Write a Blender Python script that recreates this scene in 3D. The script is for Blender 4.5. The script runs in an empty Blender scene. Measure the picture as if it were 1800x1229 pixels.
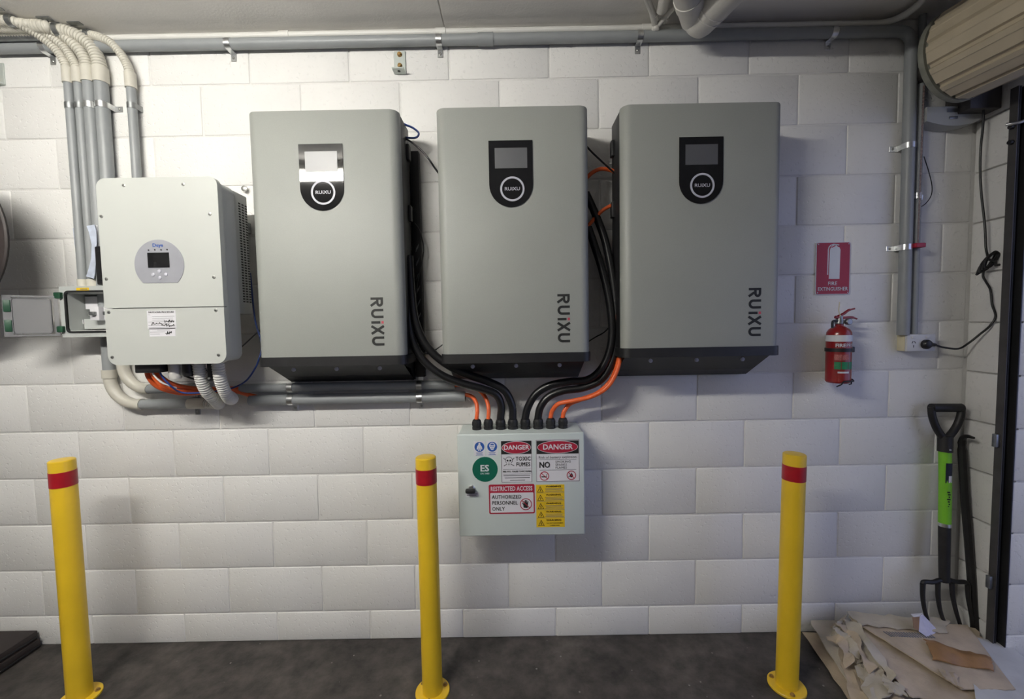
import bpy, bmesh, math, random
from mathutils import Vector, Matrix
random.seed(7)
S = bpy.context.scene
COL = S.collection
# ---------------------------------------------------------------- camera
FPX = 735.06
CAM = Vector((0.23409, -1.73411, 1.32392))
ROT = Matrix(((0.999842, -0.001577, 0.017699), (0.000612, 0.998519, 0.054397), (-0.017759, -0.054377, 0.998363)))
cd = bpy.data.cameras.new('camera'); cam = bpy.data.objects.new('camera', cd); COL.objects.link(cam)
cd.sensor_fit = 'HORIZONTAL'; cd.sensor_width = 36; cd.lens = FPX / 1800 * 36; cd.clip_start = .02
r_, f_, u_ = ROT.col[0], ROT.col[1], ROT.col[2]
cam.matrix_world = Matrix(((r_[0], u_[0], -f_[0], CAM[0]), (r_[1], u_[1], -f_[1], CAM[1]), (r_[2], u_[2], -f_[2], CAM[2]), (0, 0, 0, 1)))
S.camera = cam
# ---------------------------------------------------------------- world (overcast sky) and exposure
w = bpy.data.worlds.new('overcast_sky'); S.world = w; w.use_nodes = True
bg = w.node_tree.nodes['Background']; bg.inputs[0].default_value = (0.50, 0.58, 1.0, 1); bg.inputs[1].default_value = 1.12
S.view_settings.view_transform = 'Standard'; S.view_settings.look = 'None'
S.view_settings.gamma = 1; S.view_settings.use_curve_mapping = False
S.view_settings.exposure = 0.0
LAMP_W = 186.0          # emission strength of the ceiling tubes
PORTAL = True
# a portal (emits nothing) that only helps the renderer find the open roller door
pl = bpy.data.lights.new('door_portal', 'AREA'); pl.shape = 'RECTANGLE'; pl.size = 2.6; pl.size_y = 2.2; pl.cycles.is_portal = True
po = bpy.data.objects.new('door_portal', pl); COL.objects.link(po); po.location = (2.42, -1.62, 1.1)
po.rotation_euler = (math.pi / 2, 0, math.pi / 2 + math.radians(9))
FLOOR = -0.012; CEIL = 2.517

# ---------------------------------------------------------------- helpers
def ray(px, py): return ROT @ Vector(((px - 900) / FPX, 1, (614.5 - py) / FPX))
def U(px, py, y):
    d = ray(px, py); return CAM + d * ((y - CAM.y) / d.y)
def UZ(px, py, z):
    d = ray(px, py); return CAM + d * ((z - CAM.z) / d.z)
def UX(px, py, x):
    d = ray(px, py); return CAM + d * ((x - CAM.x) / d.x)

MATS = {}
def mat(name, col, rough=.5, metal=0., var=.06, vscale=6., bump=0., bscale=80., spec=.5, coat=0., emit=0., ecol=None, alpha=1., trans=0., fine=0.):
    if name in MATS: return MATS[name]
    m = bpy.data.materials.new(name); m.use_nodes = True; MATS[name] = m
    nt = m.node_tree; N = nt.nodes; L = nt.links; b = N['Principled BSDF']
    g = N.new('ShaderNodeNewGeometry')
    n = N.new('ShaderNodeTexNoise'); n.inputs['Scale'].default_value = vscale; n.inputs['Detail'].default_value = 5
    L.new(g.outputs['Position'], n.inputs['Vector'])
    src = n.outputs['Fac']
    if fine > 0:
        n3 = N.new('ShaderNodeTexNoise'); n3.inputs['Scale'].default_value = 420; n3.inputs['Detail'].default_value = 2
        L.new(g.outputs['Position'], n3.inputs['Vector'])
        mx = N.new('ShaderNodeMix'); mx.inputs[0].default_value = fine
        L.new(src, mx.inputs[2]); L.new(n3.outputs['Fac'], mx.inputs[3]); src = mx.outputs[0]
    cr = N.new('ShaderNodeValToRGB')
    lo = [max(0, c * (1 - var)) for c in col]; hi = [min(1, c * (1 + var)) for c in col]
    cr.color_ramp.elements[0].position = .3; cr.color_ramp.elements[1].position = .7
    cr.color_ramp.elements[0].color = (*lo, 1); cr.color_ramp.elements[1].color = (*hi, 1)
    L.new(src, cr.inputs[0]); L.new(cr.outputs[0], b.inputs['Base Color'])
    b.inputs['Roughness'].default_value = rough; b.inputs['Metallic'].default_value = metal
    b.inputs['Specular IOR Level'].default_value = spec; b.inputs['Coat Weight'].default_value = coat
    b.inputs['Coat Roughness'].default_value = .1
    if bump > 0:
        n2 = N.new('ShaderNodeTexNoise'); n2.inputs['Scale'].default_value = bscale; n2.inputs['Detail'].default_value = 4
        L.new(g.outputs['Position'], n2.inputs['Vector'])
        bp = N.new('ShaderNodeBump'); bp.inputs['Strength'].default_value = bump; bp.inputs['Distance'].default_value = .004
        L.new(n2.outputs['Fac'], bp.inputs['Height']); L.new(bp.outputs[0], b.inputs['Normal'])
    if emit > 0:
        b.inputs['Emission Color'].default_value = (*(ecol or col), 1); b.inputs['Emission Strength'].default_value = emit
    if alpha < 1: b.inputs['Alpha'].default_value = alpha
    if trans > 0: b.inputs['Transmission Weight'].default_value = trans; b.inputs['IOR'].default_value = 1.2
    return m

def block_material():
    m = mat('painted_block', (.80, .79, .765), .55, var=.035, vscale=3.5, spec=.35)
    nt = m.node_tree; N = nt.nodes; L = nt.links; b = N['Principled BSDF']
    g = N.new('ShaderNodeNewGeometry')
    a = N.new('ShaderNodeTexNoise'); a.inputs['Scale'].default_value = 190; a.inputs['Detail'].default_value = 3
    c = N.new('ShaderNodeTexNoise'); c.inputs['Scale'].default_value = 70; c.inputs['Detail'].default_value = 4
    L.new(g.outputs['Position'], a.inputs['Vector']); L.new(g.outputs['Position'], c.inputs['Vector'])
    r = N.new('ShaderNodeValToRGB'); r.color_ramp.elements[0].position = .30; r.color_ramp.elements[1].position = .42
    L.new(c.outputs['Fac'], r.inputs[0])           # sparse pits
    mm = N.new('ShaderNodeMath'); mm.operation = 'MULTIPLY_ADD'; mm.inputs[1].default_value = .30
    L.new(a.outputs['Fac'], mm.inputs[0]); L.new(r.outputs[0], mm.inputs[2])
    bp = N.new('ShaderNodeBump'); bp.inputs['Strength'].default_value = .42; bp.inputs['Distance'].default_value = .003
    L.new(mm.outputs[0], bp.inputs['Height']); L.new(bp.outputs[0], b.inputs['Normal'])
    return m

class MB:
    def __init__(s): s.v = []; s.f = []
    def add(s, vs, fs):
        o = len(s.v); s.v += [Vector(v) for v in vs]; s.f += [tuple(i + o for i in f) for f in fs]; return s
    def box(s, x0, x1, y0, y1, z0, z1):
        return s.add([(x0, y0, z0), (x1, y0, z0), (x1, y1, z0), (x0, y1, z0), (x0, y0, z1), (x1, y0, z1), (x1, y1, z1), (x0, y1, z1)],
                     [(0, 3, 2, 1), (4, 5, 6, 7), (0, 1, 5, 4), (1, 2, 6, 5), (2, 3, 7, 6), (3, 0, 4, 7)])
    def rbox(s, x0, x1, y0, y1, z0, z1, r=.004, seg=2):
        bm = bmesh.new(); bmesh.ops.create_cube(bm, size=1)
        for v in bm.verts: v.co = Vector(((x0 + x1) / 2 + v.co.x * (x1 - x0), (y0 + y1) / 2 + v.co.y * (y1 - y0), (z0 + z1) / 2 + v.co.z * (z1 - z0)))
        bmesh.ops.bevel(bm, geom=bm.edges[:], offset=min(r, .49 * min(x1 - x0, y1 - y0, z1 - z0)), segments=seg, profile=.5, affect='EDGES')
        return s.addbm(bm)
    def addbm(s, bm):
        bm.verts.index_update()
        s.add([v.co.copy() for v in bm.verts], [[v.index for v in f.verts] for f in bm.faces]); bm.free(); return s
    def prism(s, poly, a, b, axis='y'):
        """poly: 2-D outline; axis y: (x,z) outline from y=a (front) to y=b; axis z: (x,y) outline; axis x: (y,z)"""
        n = len(poly)
        def P(p, t): return (p[0], t, p[1]) if axis == 'y' else ((p[0], p[1], t) if axis == 'z' else (t, p[0], p[1]))
        vs = [P(p, a) for p in poly] + [P(p, b) for p in poly]
        fs = [tuple(range(n)), tuple(range(2 * n - 1, n - 1, -1))]
        for i in range(n):
            j = (i + 1) % n; fs.append((i, i + n, j + n, j))
        return s.add(vs, fs)
    def tube(s, pts, r, seg=14, cap=True, rib=0., ribn=0):
        pts = [Vector(p) for p in pts]; n = len(pts)
        rr = r if isinstance(r, (list, tuple)) else [r] * n
        T = []
        for i in range(n):
            t = pts[min(i + 1, n - 1)] - pts[max(i - 1, 0)]; T.append(t.normalized() if t.length > 1e-9 else Vector((0, 0, 1)))
        up = Vector((0, 0, 1)) if abs(T[0].z) < .9 else Vector((0, 1, 0))
        nr = (up - T[0] * up.dot(T[0])).normalized(); o = len(s.v)
        for i in range(n):
            nr = (nr - T[i] * nr.dot(T[i])).normalized(); bn = T[i].cross(nr)
            for k in range(seg):
                a = 2 * math.pi * k / seg; s.v.append(pts[i] + (nr * math.cos(a) + bn * math.sin(a)) * rr[i])
        for i in range(n - 1):
            for k in range(seg):
                k2 = (k + 1) % seg; s.f.append((o + i * seg + k, o + i * seg + k2, o + (i + 1) * seg + k2, o + (i + 1) * seg + k))
        if cap:
            s.f.append(tuple(o + k for k in range(seg - 1, -1, -1))); s.f.append(tuple(o + (n - 1) * seg + k for k in range(seg)))
        return s
    def cyl(s, p, q, r, seg=20, r2=None): return s.tube([p, q], [r, r if r2 is None else r2], seg)
    def lathe(s, prof, c=(0, 0, 0), seg=32, axis='z'):
        """prof: list of (radius, height) from bottom to top"""
        o = len(s.v); n = len(prof)
        for (r, h) in prof:
            for k in range(seg):
                a = 2 * math.pi * k / seg; x, y = r * math.cos(a), r * math.sin(a)
                v = (x, y, h) if axis == 'z' else ((x, -h, y) if axis == 'y' else (h, x, y))
                s.v.append(Vector(c) + Vector(v))
        for i in range(n - 1):
            for k in range(seg):
                k2 = (k + 1) % seg; s.f.append((o + i * seg + k, o + i * seg + k2, o + (i + 1) * seg + k2, o + (i + 1) * seg + k))
        s.f.append(tuple(o + k for k in range(seg - 1, -1, -1))); s.f.append(tuple(o + (n - 1) * seg + k for k in range(seg)))
        return s
    def ring(s, c, r0, r1, y0, y1, seg=40, a0=0, a1=2 * math.pi):
        """flat annulus facing -Y, centre c=(x,z)"""
        o = len(s.v); full = abs(a1 - a0 - 2 * math.pi) < 1e-6
        n = seg if full else seg + 1
        for k in range(n):
            a = a0 + (a1 - a0) * k / seg
            for (r, y) in ((r0, y0), (r1, y0), (r1, y1), (r0, y1)): s.v.append(Vector((c[0] + r * math.cos(a), y, c[1] + r * math.sin(a))))
        for k in range(seg):
            k2 = (k + 1) % n
            for j in range(4):
                j2 = (j + 1) % 4; s.f.append((o + 4 * k + j, o + 4 * k + j2, o + 4 * k2 + j2, o + 4 * k2 + j))
        return s
    def stroke(s, pts, wd, y0, y1):
        """flat pen stroke through (x,z) points, facing -Y"""
        n = len(pts); L = []; R = []
        for i in range(n):
            a = Vector(pts[max(i - 1, 0)]); b = Vector(pts[min(i + 1, n - 1)]); t = (b - a).normalized(); nn = Vector((-t.y, t.x)); k = 1.
            if 0 < i < n - 1:
                t1 = (Vector(pts[i]) - a).normalized(); c = max(.4, t.dot(t1)); k = 1 / c
            p = Vector(pts[i]); L.append(p + nn * wd / 2 * k); R.append(p - nn * wd / 2 * k)
        o = len(s.v)
        for i in range(n):
            for (q, y) in ((L[i], y0), (R[i], y0), (R[i], y1), (L[i], y1)): s.v.append(Vector((q.x, y, q.y)))
        for i in range(n - 1):
            for j in range(4):
                j2 = (j + 1) % 4; s.f.append((o + 4 * i + j, o + 4 * i + j2, o + 4 * i + 4 + j2, o + 4 * i + 4 + j))
        s.f.append((o + 3, o + 2, o + 1, o)); e = o + 4 * (n - 1); s.f.append((e, e + 1, e + 2, e + 3))
        return s
    def xf(s, M): s.v = [M @ v for v in s.v]; return s
    def mesh(s, name, m, smooth=0.):
        me = bpy.data.meshes.new(name); me.from_pydata([tuple(v) for v in s.v], [], s.f); me.update()
        bm = bmesh.new(); bm.from_mesh(me); bmesh.ops.recalc_face_normals(bm, faces=bm.faces[:])
        if smooth:
            for f in bm.faces: f.smooth = True
            for e in bm.edges:
                if len(e.link_faces) == 2 and e.calc_face_angle(0) > smooth: e.smooth = False
        bm.to_mesh(me); bm.free()
        me.materials.append(m); return me
    def build(s, name, m, parent=None, smooth=.6):
        o = bpy.data.objects.new(name, s.mesh(name, m, smooth)); COL.objects.link(o)
        if parent is not None: adopt(o, parent)
        return o
BASE = {}
def adopt(o, parent):
    o.parent = parent
    o.matrix_parent_inverse = BASE.get(parent.name, Matrix.Identity(4))
def thing(name, label, cat, loc, group=None):
    o = bpy.data.objects.new(name, None); COL.objects.link(o); o.location = loc; o.empty_display_size = .05
    BASE[o.name] = Matrix.Translation(Vector(loc)).inverted()
    return tag(o, label, cat, group)
def tag(o, label, cat, group=None):
    o['label'] = label; o['category'] = cat
    if group: o['group'] = group
    return o
def struct(o): o['kind'] = 'structure'; return o
def smoothpath(pts, per=8):
    P = [Vector(p) for p in pts]; P = [P[0] * 2 - P[1]] + P + [P[-1] * 2 - P[-2]]; out = []
    for i in range(1, len(P) - 2):
        a, b, c, d = P[i - 1:i + 3]
        for k in range(per):
            t = k / per
            out.append(.5 * ((2 * b) + (c - a) * t + (2 * a - 5 * b + 4 * c - d) * t * t + (3 * b - a - 3 * c + d) * t ** 3))
    out.append(P[-2]); return out
def resample(pts, step):
    out = [pts[0]]; acc = 0
    L = [0]
    for i in range(1, len(pts)): L.append(L[-1] + (pts[i] - pts[i - 1]).length)
    n = max(2, int(L[-1] / step)); j = 0
    for k in range(1, n + 1):
        d = L[-1] * k / n
        while j < len(L) - 2 and L[j + 1] < d: j += 1
        t = (d - L[j]) / max(1e-9, L[j + 1] - L[j]); out.append(pts[j].lerp(pts[j + 1], min(1, t)))
    return out
def pix(l): return [U(*p) for p in l]
def rrect(x0, x1, z0, z1, r, seg=5, corners=(1, 1, 1, 1)):
    """rounded rectangle outline; corners: bl, br, tr, tl"""
    out = []
    for (cx, cz, a0, on) in ((x0 + r, z0 + r, math.pi, corners[0]), (x1 - r, z0 + r, 1.5 * math.pi, corners[1]), (x1 - r, z1 - r, 0, corners[2]), (x0 + r, z1 - r, .5 * math.pi, corners[3])):
        if on:
            for k in range(seg + 1):
                a = a0 + .5 * math.pi * k / seg; out.append((cx + r * math.cos(a), cz + r * math.sin(a)))
        else:
            out.append((cx + (-r if cx - r <= x0 + 1e-9 else r), cz + (-r if cz - r <= z0 + 1e-9 else r)))
    return out
def text(body, size, m, parent, x, y, z, bold=0., sx=1., align='CENTER', name='lettering', rot=None, spacing=1., ext=.0002, bend=None):
    c = bpy.data.curves.new(name, 'FONT'); c.body = body; c.size = size; c.align_x = align; c.align_y = 'CENTER'
    c.offset = min(0, bold) * size; c.extrude = ext; c.space_character = spacing; c.resolution_u = 2
    t = bpy.data.objects.new(name, c); COL.objects.link(t)
    bpy.context.view_layer.update()
    me = bpy.data.meshes.new_from_object(t.evaluated_get(bpy.context.evaluated_depsgraph_get()))
    bpy.data.objects.remove(t)
    if bold > 0:
        bm = bmesh.new(); b_ = bold * size
        for ib, (dx_, dy_) in enumerate(((0, 0), (-b_, 0), (b_, 0), (0, -b_ * .6), (0, b_ * .6), (-b_, b_ * .6), (b_, -b_ * .6), (-b_, -b_ * .6), (b_, b_ * .6))):
            m2 = me.copy(); m2.transform(Matrix.Translation((dx_ / max(sx, .1), dy_, ib * 2e-5))); bm.from_mesh(m2); bpy.data.meshes.remove(m2)
        bm.to_mesh(me); bm.free()
    M = Matrix.Translation((x, y, z)) @ (rot if rot is not None else Matrix.Rotation(math.pi / 2, 4, 'X')) @ Matrix.Diagonal((sx, 1, 1, 1))
    if bend: 
        me.transform(Matrix.Diagonal((sx, 1, 1, 1)))
        cx, cy, R, a0 = bend
        for v in me.vertices:
            a = a0 + v.co.x / R; rr = R + v.co.z; v.co = Vector((cx + rr * math.cos(a), cy + rr * math.sin(a), z + v.co.y))
    else: me.transform(M)
    me.materials.clear(); me.materials.append(m)
    o = bpy.data.objects.new(name, me); COL.objects.link(o); adopt(o, parent); return o
def copy_tree(o, parent=None):
    c = o.copy(); COL.objects.link(c)
    if parent is not None: c.parent = parent
    for ch in list(o.children): copy_tree(ch, c)
    return c

# ---------------------------------------------------------------- materials
M_block = block_material()
M_mortar = mat('painted_mortar', (.74, .73, .705), .65, var=.04, vscale=30, bump=.4, bscale=160)
M_ceil = mat('ceiling_paint', (.84, .815, .775), .75, var=.05, vscale=2.5, bump=.15, bscale=140)
M_floor = mat('dark_concrete', (.052, .047, .044), .62, var=.34, vscale=3.2, bump=.25, bscale=90, spec=.4)
def floor_detail():
    nt = M_floor.node_tree; N = nt.nodes; L = nt.links; b = N['Principled BSDF']
    g = N.new('ShaderNodeNewGeometry'); old = b.inputs['Base Color'].links[0].from_socket
    n = N.new('ShaderNodeTexNoise'); n.inputs['Scale'].default_value = 14; n.inputs['Detail'].default_value = 8; n.inputs['Roughness'].default_value = .65
    r = N.new('ShaderNodeValToRGB'); r.color_ramp.elements[0].position = .35; r.color_ramp.elements[1].position = .75
    r.color_ramp.elements[0].color = (.55, .55, .55, 1); r.color_ramp.elements[1].color = (1.75, 1.7, 1.65, 1)
    L.new(g.outputs['Position'], n.inputs['Vector']); L.new(n.outputs['Fac'], r.inputs[0])
    m = N.new('ShaderNodeMix'); m.data_type = 'RGBA'; m.blend_type = 'MULTIPLY'; m.inputs[0].default_value = 1
    L.new(old, m.inputs[6]); L.new(r.outputs[0], m.inputs[7])
    v = N.new('ShaderNodeTexVoronoi'); v.inputs['Scale'].default_value = 16; L.new(g.outputs['Position'], v.inputs['Vector'])
    r2 = N.new('ShaderNodeValToRGB'); r2.color_ramp.elements[0].position = .045; r2.color_ramp.elements[1].position = .07
    r2.color_ramp.elements[0].color = (1, 1, 1, 1); r2.color_ramp.elements[1].color = (0, 0, 0, 1)      # scattered pale grit
    L.new(v.outputs['Distance'], r2.inputs[0])
    m2 = N.new('ShaderNodeMix'); m2.data_type = 'RGBA'; L.new(r2.outputs[0], m2.inputs[0]); L.new(m.outputs[2], m2.inputs[6]); m2.inputs[7].default_value = (.20, .19, .175, 1)
    L.new(m2.outputs[2], b.inputs['Base Color'])
floor_detail()
M_wallp = mat('plain_wall_paint', (.70, .69, .67), .7, var=.04)
M_grey = mat('grey_conduit', (.29, .305, .31), .42, var=.05, vscale=14)
M_cream = mat('cream_conduit', (.60, .575, .50), .45, var=.05, vscale=20)
M_white = mat('white_pipe', (.72, .71, .67), .4, var=.04, vscale=12)
M_pvcw = mat('painted_pvc', (.66, .64, .60), .5, var=.04, vscale=10, bump=.1, bscale=160)
M_galv = mat('galvanised_steel', (.72, .73, .73), .3, metal=1., var=.15, vscale=60)
M_dgalv = mat('dull_steel', (.30, .31, .31), .4, metal=.9, var=.2, vscale=40)
M_bolt = mat('bolt_steel', (.45, .45, .43), .35, metal=.9, var=.15, vscale=90)
M_batt = mat('silver_grey_powder_coat', (.28, .29, .268), .5, metal=.0, var=.045, vscale=7, fine=.6, bump=.05, bscale=600)
M_black = mat('black_plastic', (.012, .012, .013), .45, var=.2, vscale=20)
M_blackm = mat('black_sheet_metal', (.010, .010, .011), .5, var=.2, vscale=12)
M_gloss = mat('black_glass', (.010, .010, .011), .035, var=.1, spec=.3)
M_lcd = mat('lcd_panel', (.07, .072, .078), .42, var=.05, spec=1.0)
M_ring = mat('pale_ring', (.48, .48, .54), .4, var=.03)
M_ink = mat('black_ink', (.010, .011, .010), .6, var=.05)
M_dotred = mat('red_dot', (.50, .07, .10), .5, var=.05)
M_inv = mat('white_enamel', (.50, .515, .485), .42, var=.02, vscale=5)
M_invside = mat('pale_grey_enamel', (.50, .515, .495), .42, var=.03, vscale=5)
M_oval = mat('silver_overlay', (.36, .365, .40), .35, metal=.2, var=.05, vscale=20)
M_blue = mat('blue_ink', (.02, .09, .36), .5, var=.05)
M_paper = mat('white_label', (.72, .71, .74), .5, var=.03)
M_line = mat('grey_print', (.16, .16, .17), .6, var=.05)
M_red = mat('red_vinyl', (.40, .018, .045), .4, var=.06)
M_fred = mat('red_sign', (.34, .010, .030), .42, var=.06)
M_signw = mat('white_sign_print', (.66, .68, .72), .45, var=.03)
M_green = mat('green_vinyl', (.003, .115, .07), .4, var=.05)
M_yel = mat('yellow_label', (.78, .52, .02), .45, var=.05)
M_boxg = mat('grey_green_enamel', (.59, .65, .63), .4, var=.025, vscale=4, fine=.4)
M_orange = mat('orange_cable_sheath', (.80, .13, .03), .42, var=.06, vscale=12)
M_cable = mat('black_cable_sheath', (.008, .008, .009), .33, var=.1)
M_bluec = mat('blue_cable_sheath', (.02, .05, .22), .4, var=.1)
M_yellow = mat('yellow_bollard_paint', (.78, .51, .022), .36, var=.05, vscale=8, bump=.08, bscale=160, coat=.15)
M_band = mat('red_reflective_tape', (.36, .010, .018), .3, var=.1, vscale=30)
M_rust = mat('rusty_bolt', (.30, .17, .04), .6, var=.4, vscale=80)
M_extr = mat('extinguisher_red', (.24, .010, .010), .28, var=.06, coat=.4)
M_lime = mat('lime_green_paint', (.20, .54, .03), .4, var=.06, vscale=16)
M_tool = mat('black_tool_steel', (.012, .011, .011), .5, var=.3, vscale=30)
M_card = mat('cardboard', (.46, .375, .275), .85, var=.18, vscale=11, bump=.3, bscale=120)
M_card2 = mat('grey_cardboard', (.48, .43, .345), .85, var=.16, vscale=9, bump=.3, bscale=120)
M_cardk = mat('brown_kraft_tape', (.29, .155, .06), .55, var=.25, vscale=18, bump=.2, bscale=60)
M_cardw = mat('white_faced_card', (.50, .50, .49), .7, var=.08, vscale=14)
M_slat = mat('beige_door_curtain', (.56, .48, .345), .5, var=.07, vscale=9)
M_rim = mat('drum_rim', (.22, .22, .18), .5, var=.15, vscale=30)
M_guide = mat('dark_steel_rail', (.075, .070, .068), .5, metal=.3, var=.2, vscale=12)
M_sock = mat('cream_plastic', (.66, .60, .42), .45, var=.04)
M_sockw = mat('white_plastic', (.62, .62, .62), .4, var=.03)
M_rubber = mat('dark_rubber', (.020, .014, .013), .6, var=.2)
M_greenp = mat('green_latch_plastic', (.012, .06, .03), .45, var=.1)
M_encl = mat('enclosure_grey', (.48, .50, .485), .45, var=.03)
M_glass = mat('clear_polycarbonate', (.34, .34, .35), .15, var=.03, alpha=.55, spec=.6)
M_sheet = mat('blue_white_paper', (.50, .55, .66), .6, var=.12, vscale=40)
M_outg = mat('outdoor_concrete', (.32, .31, .29), .8, var=.15, vscale=2)
M_tube = mat('lamp_tube', (1, .97, .90), .5, var=.0, emit=LAMP_W, ecol=(1.0, .975, .91))
M_chain = mat('chain_metal', (.42, .30, .27), .4, metal=.5, var=.3, vscale=90)

# ---------------------------------------------------------------- setting
XL, XR, YF = -3.6, 2.11, -6.0
struct(MB().box(XL - .2, 9, YF - .2, .3, FLOOR - .12, FLOOR).build('floor', M_floor))
struct(MB().box(2.62, 9, -7, .3, FLOOR, FLOOR + .004).build('driveway_ground', M_outg))
ce = struct(MB().box(XL - .2, 2.9, YF - .2, .2, CEIL + .008, CEIL + .12).build('ceiling', M_ceil))
for (a, b) in ((XL, -2.42), (-2.416, -.017), (-.013, 2.4)):
    MB().rbox(a, b, YF, .0, CEIL, CEIL + .0085, .002, 1).build('ceiling_panel', M_ceil, ce)
wb = struct(MB().box(XL - .2, 2.6, .0030, .2, FLOOR, CEIL + .01).build('wall_back', M_mortar))
struct(MB().box(XL - .2, XL, YF, .0, FLOOR, CEIL).build('wall_left', M_wallp))
struct(MB().box(XL - .2, 2.9, YF - .2, YF, FLOOR, CEIL).build('wall_front', M_wallp))
# block courses of the back wall, one object each
proto = {}
def blockmesh(wd, ht, dp=.05):
    k = (round(wd, 3), round(ht, 3))
    if k not in proto:
        proto[k] = MB().rbox(-wd / 2, wd / 2, 0, dp, -ht / 2, ht / 2, .0030, 2).mesh('concrete_block', M_block, .9)
    return proto[k]
J = .006
TOP0 = 2.315
rows = [(TOP0, CEIL - .001)] + [(TOP0 - .2 * (i + 1), TOP0 - .2 * i) for i in range(11)] + [(FLOOR, TOP0 - 2.2)]
for ri, (z0, z1) in enumerate(rows):
    off = 0. if ri % 2 == 0 else .2
    x = off - .4 * 9 - .4
    while x < XR:
        a, b = max(x, XL), min(x + .4, XR)
        if b - a > .03:
            lo = z0 + (J / 2 if ri < 12 else 0); hi = z1 - (J / 2 if ri > 0 else 0)
            o = bpy.data.objects.new('concrete_block', blockmesh(b - a - J, hi - lo)); COL.objects.link(o); o.parent = wb
            o.location = ((a + b) / 2 + random.uniform(-.0008, .0008), random.uniform(-.0005, .0005), (lo + hi) / 2 + random.uniform(-.0008, .0008))
            o.rotation_euler = (random.uniform(-.0008, .0008), 0, random.uniform(-.0006, .0006))
        x += .4
# right wall: a short nib beside the open roller door, lintel above, wall beyond the opening
DOORDIR = Vector((math.sin(math.radians(9)), -math.cos(math.radians(9)), 0))
wr = MB()
wr.box(2.126, 2.55, -.183, .01, FLOOR, CEIL)
p0 = Vector((2.13, -.20, 0)); nrm = Vector((DOORDIR.y, -DOORDIR.x, 0)) * -1
def slab(a, b, t, z0, z1):
    A = p0 + DOORDIR * a; B = p0 + DOORDIR * b; Nn = nrm * t
    return [(*A.xy, z0), (*B.xy, z0), (*(B + Nn).xy, z0), (*(A + Nn).xy, z0), (*A.xy, z1), (*B.xy, z1), (*(B + Nn).xy, z1), (*(A + Nn).xy, z1)]
BF = [(0, 3, 2, 1), (4, 5, 6, 7), (0, 1, 5, 4), (1, 2, 6, 5), (2, 3, 7, 6), (3, 0, 4, 7)]
nrm = nrm if nrm.x > 0 else -nrm
wr.add(slab(-.01, 3.0, .2, 2.22, CEIL), BF); wr.add(slab(2.9, 6.2, .2, FLOOR, CEIL), BF)
wr = struct(wr.build('wall_right', M_mortar))
for ri, (z0, z1) in enumerate(rows):
    lo = max(z0 + (J / 2 if ri < 12 else 0) - .008, FLOOR); hi = min(z1 - (J / 2 if ri > 0 else 0) - .008, CEIL - .002)
    nb = MB().rbox(XR, 2.36 - J, -.19, -.004, lo, hi, .0032, 2)
    for v in nb.v:
        if v.x < 2.2: v.x += .005 + .014 * v.y / .19          # the nib leans in slightly towards the rail
    nb.build('concrete_block', M_block, wr, .9)
    MB().rbox(2.36, 2.55, -.19, -.004, lo, hi, .0032, 2).build('concrete_block', M_block, wr, .9)

# ---------------------------------------------------------------- ceiling lamp (off the top of the frame, seen mirrored in a display)
lamp = thing('fluorescent_batten', 'long white fluorescent batten light on the ceiling above the viewer', 'lamp', (-1.0, -1.75, CEIL))
MB().rbox(-1.66, -.34, -1.78, -1.72, 2.455, CEIL, .006).build('housing', M_white, lamp)
for yy, zz in ((-1.733, 2.424), (-1.767, 2.405)):
    MB().cyl((-1.6, yy, zz), (-.4, yy, zz), .014, 14).build('tube', M_tube, lamp)
for xx in (-1.62, -.38):
    MB().rbox(xx - .015, xx + .015, -1.79, -1.71, 2.386, 2.456, .004).build('tube_holder', M_white, lamp)

# ---------------------------------------------------------------- batteries
def letter_strokes(mb, dot, ox, oz, h, wd):
    """the five-letter wordmark reading downwards; local u along text, v up of letter"""
    def T(u, v): return (ox + v, oz - u)      # text runs down, letter tops point right
    cnt = [0]
    def st(pts):
        cnt[0] += 1; mb.stroke([T(*p) for p in pts], wd, Y0 - cnt[0] * 4e-5, Y1)
    x = wd / 2; H = h
    st([(x, 0), (x, H)])
    bowl = [(x, H - wd / 2), (h * .42, H - wd / 2)] + [(h * .42 + h * .235 * math.cos(a), H * .72 - .0 + (H * .28 - wd / 2) * math.sin(a)) for a in [math.pi / 2 - math.pi * k / 8 for k in range(1, 8)]] + [(h * .42, H * .44 + wd / 2), (x, H * .44 + wd / 2)]
    st(bowl); st([(h * .36, H * .46), (h * .68, 0)])
    def Ush(u0, uw):
        r = uw / 2 - wd / 2; c = u0 + uw / 2
        st([(u0 + wd / 2, H), (u0 + wd / 2, r + wd / 2)] + [(c + r * math.cos(a), r + wd / 2 + r * math.sin(a)) for a in [math.pi + math.pi * k / 10 for k in range(1, 10)]] + [(u0 + uw - wd / 2, r + wd / 2), (u0 + uw - wd / 2, H)])
    Ush(h * .93, h * .74)
    u = h * 1.92; st([(u + wd / 2, 0), (u + wd / 2, H * .72)]); dot.stroke([T(u + wd / 2, H * .82), T(u + wd / 2, H)], wd * 1.05, Y0, Y1)
    u = h * 2.22; st([(u + wd / 2, 0), (u + h * .72, H)]); st([(u + wd / 2, H), (u + h * .72, 0)])
    Ush(h * 3.16, h * .74)
BD = .222           # front face distance from the wall
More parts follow.
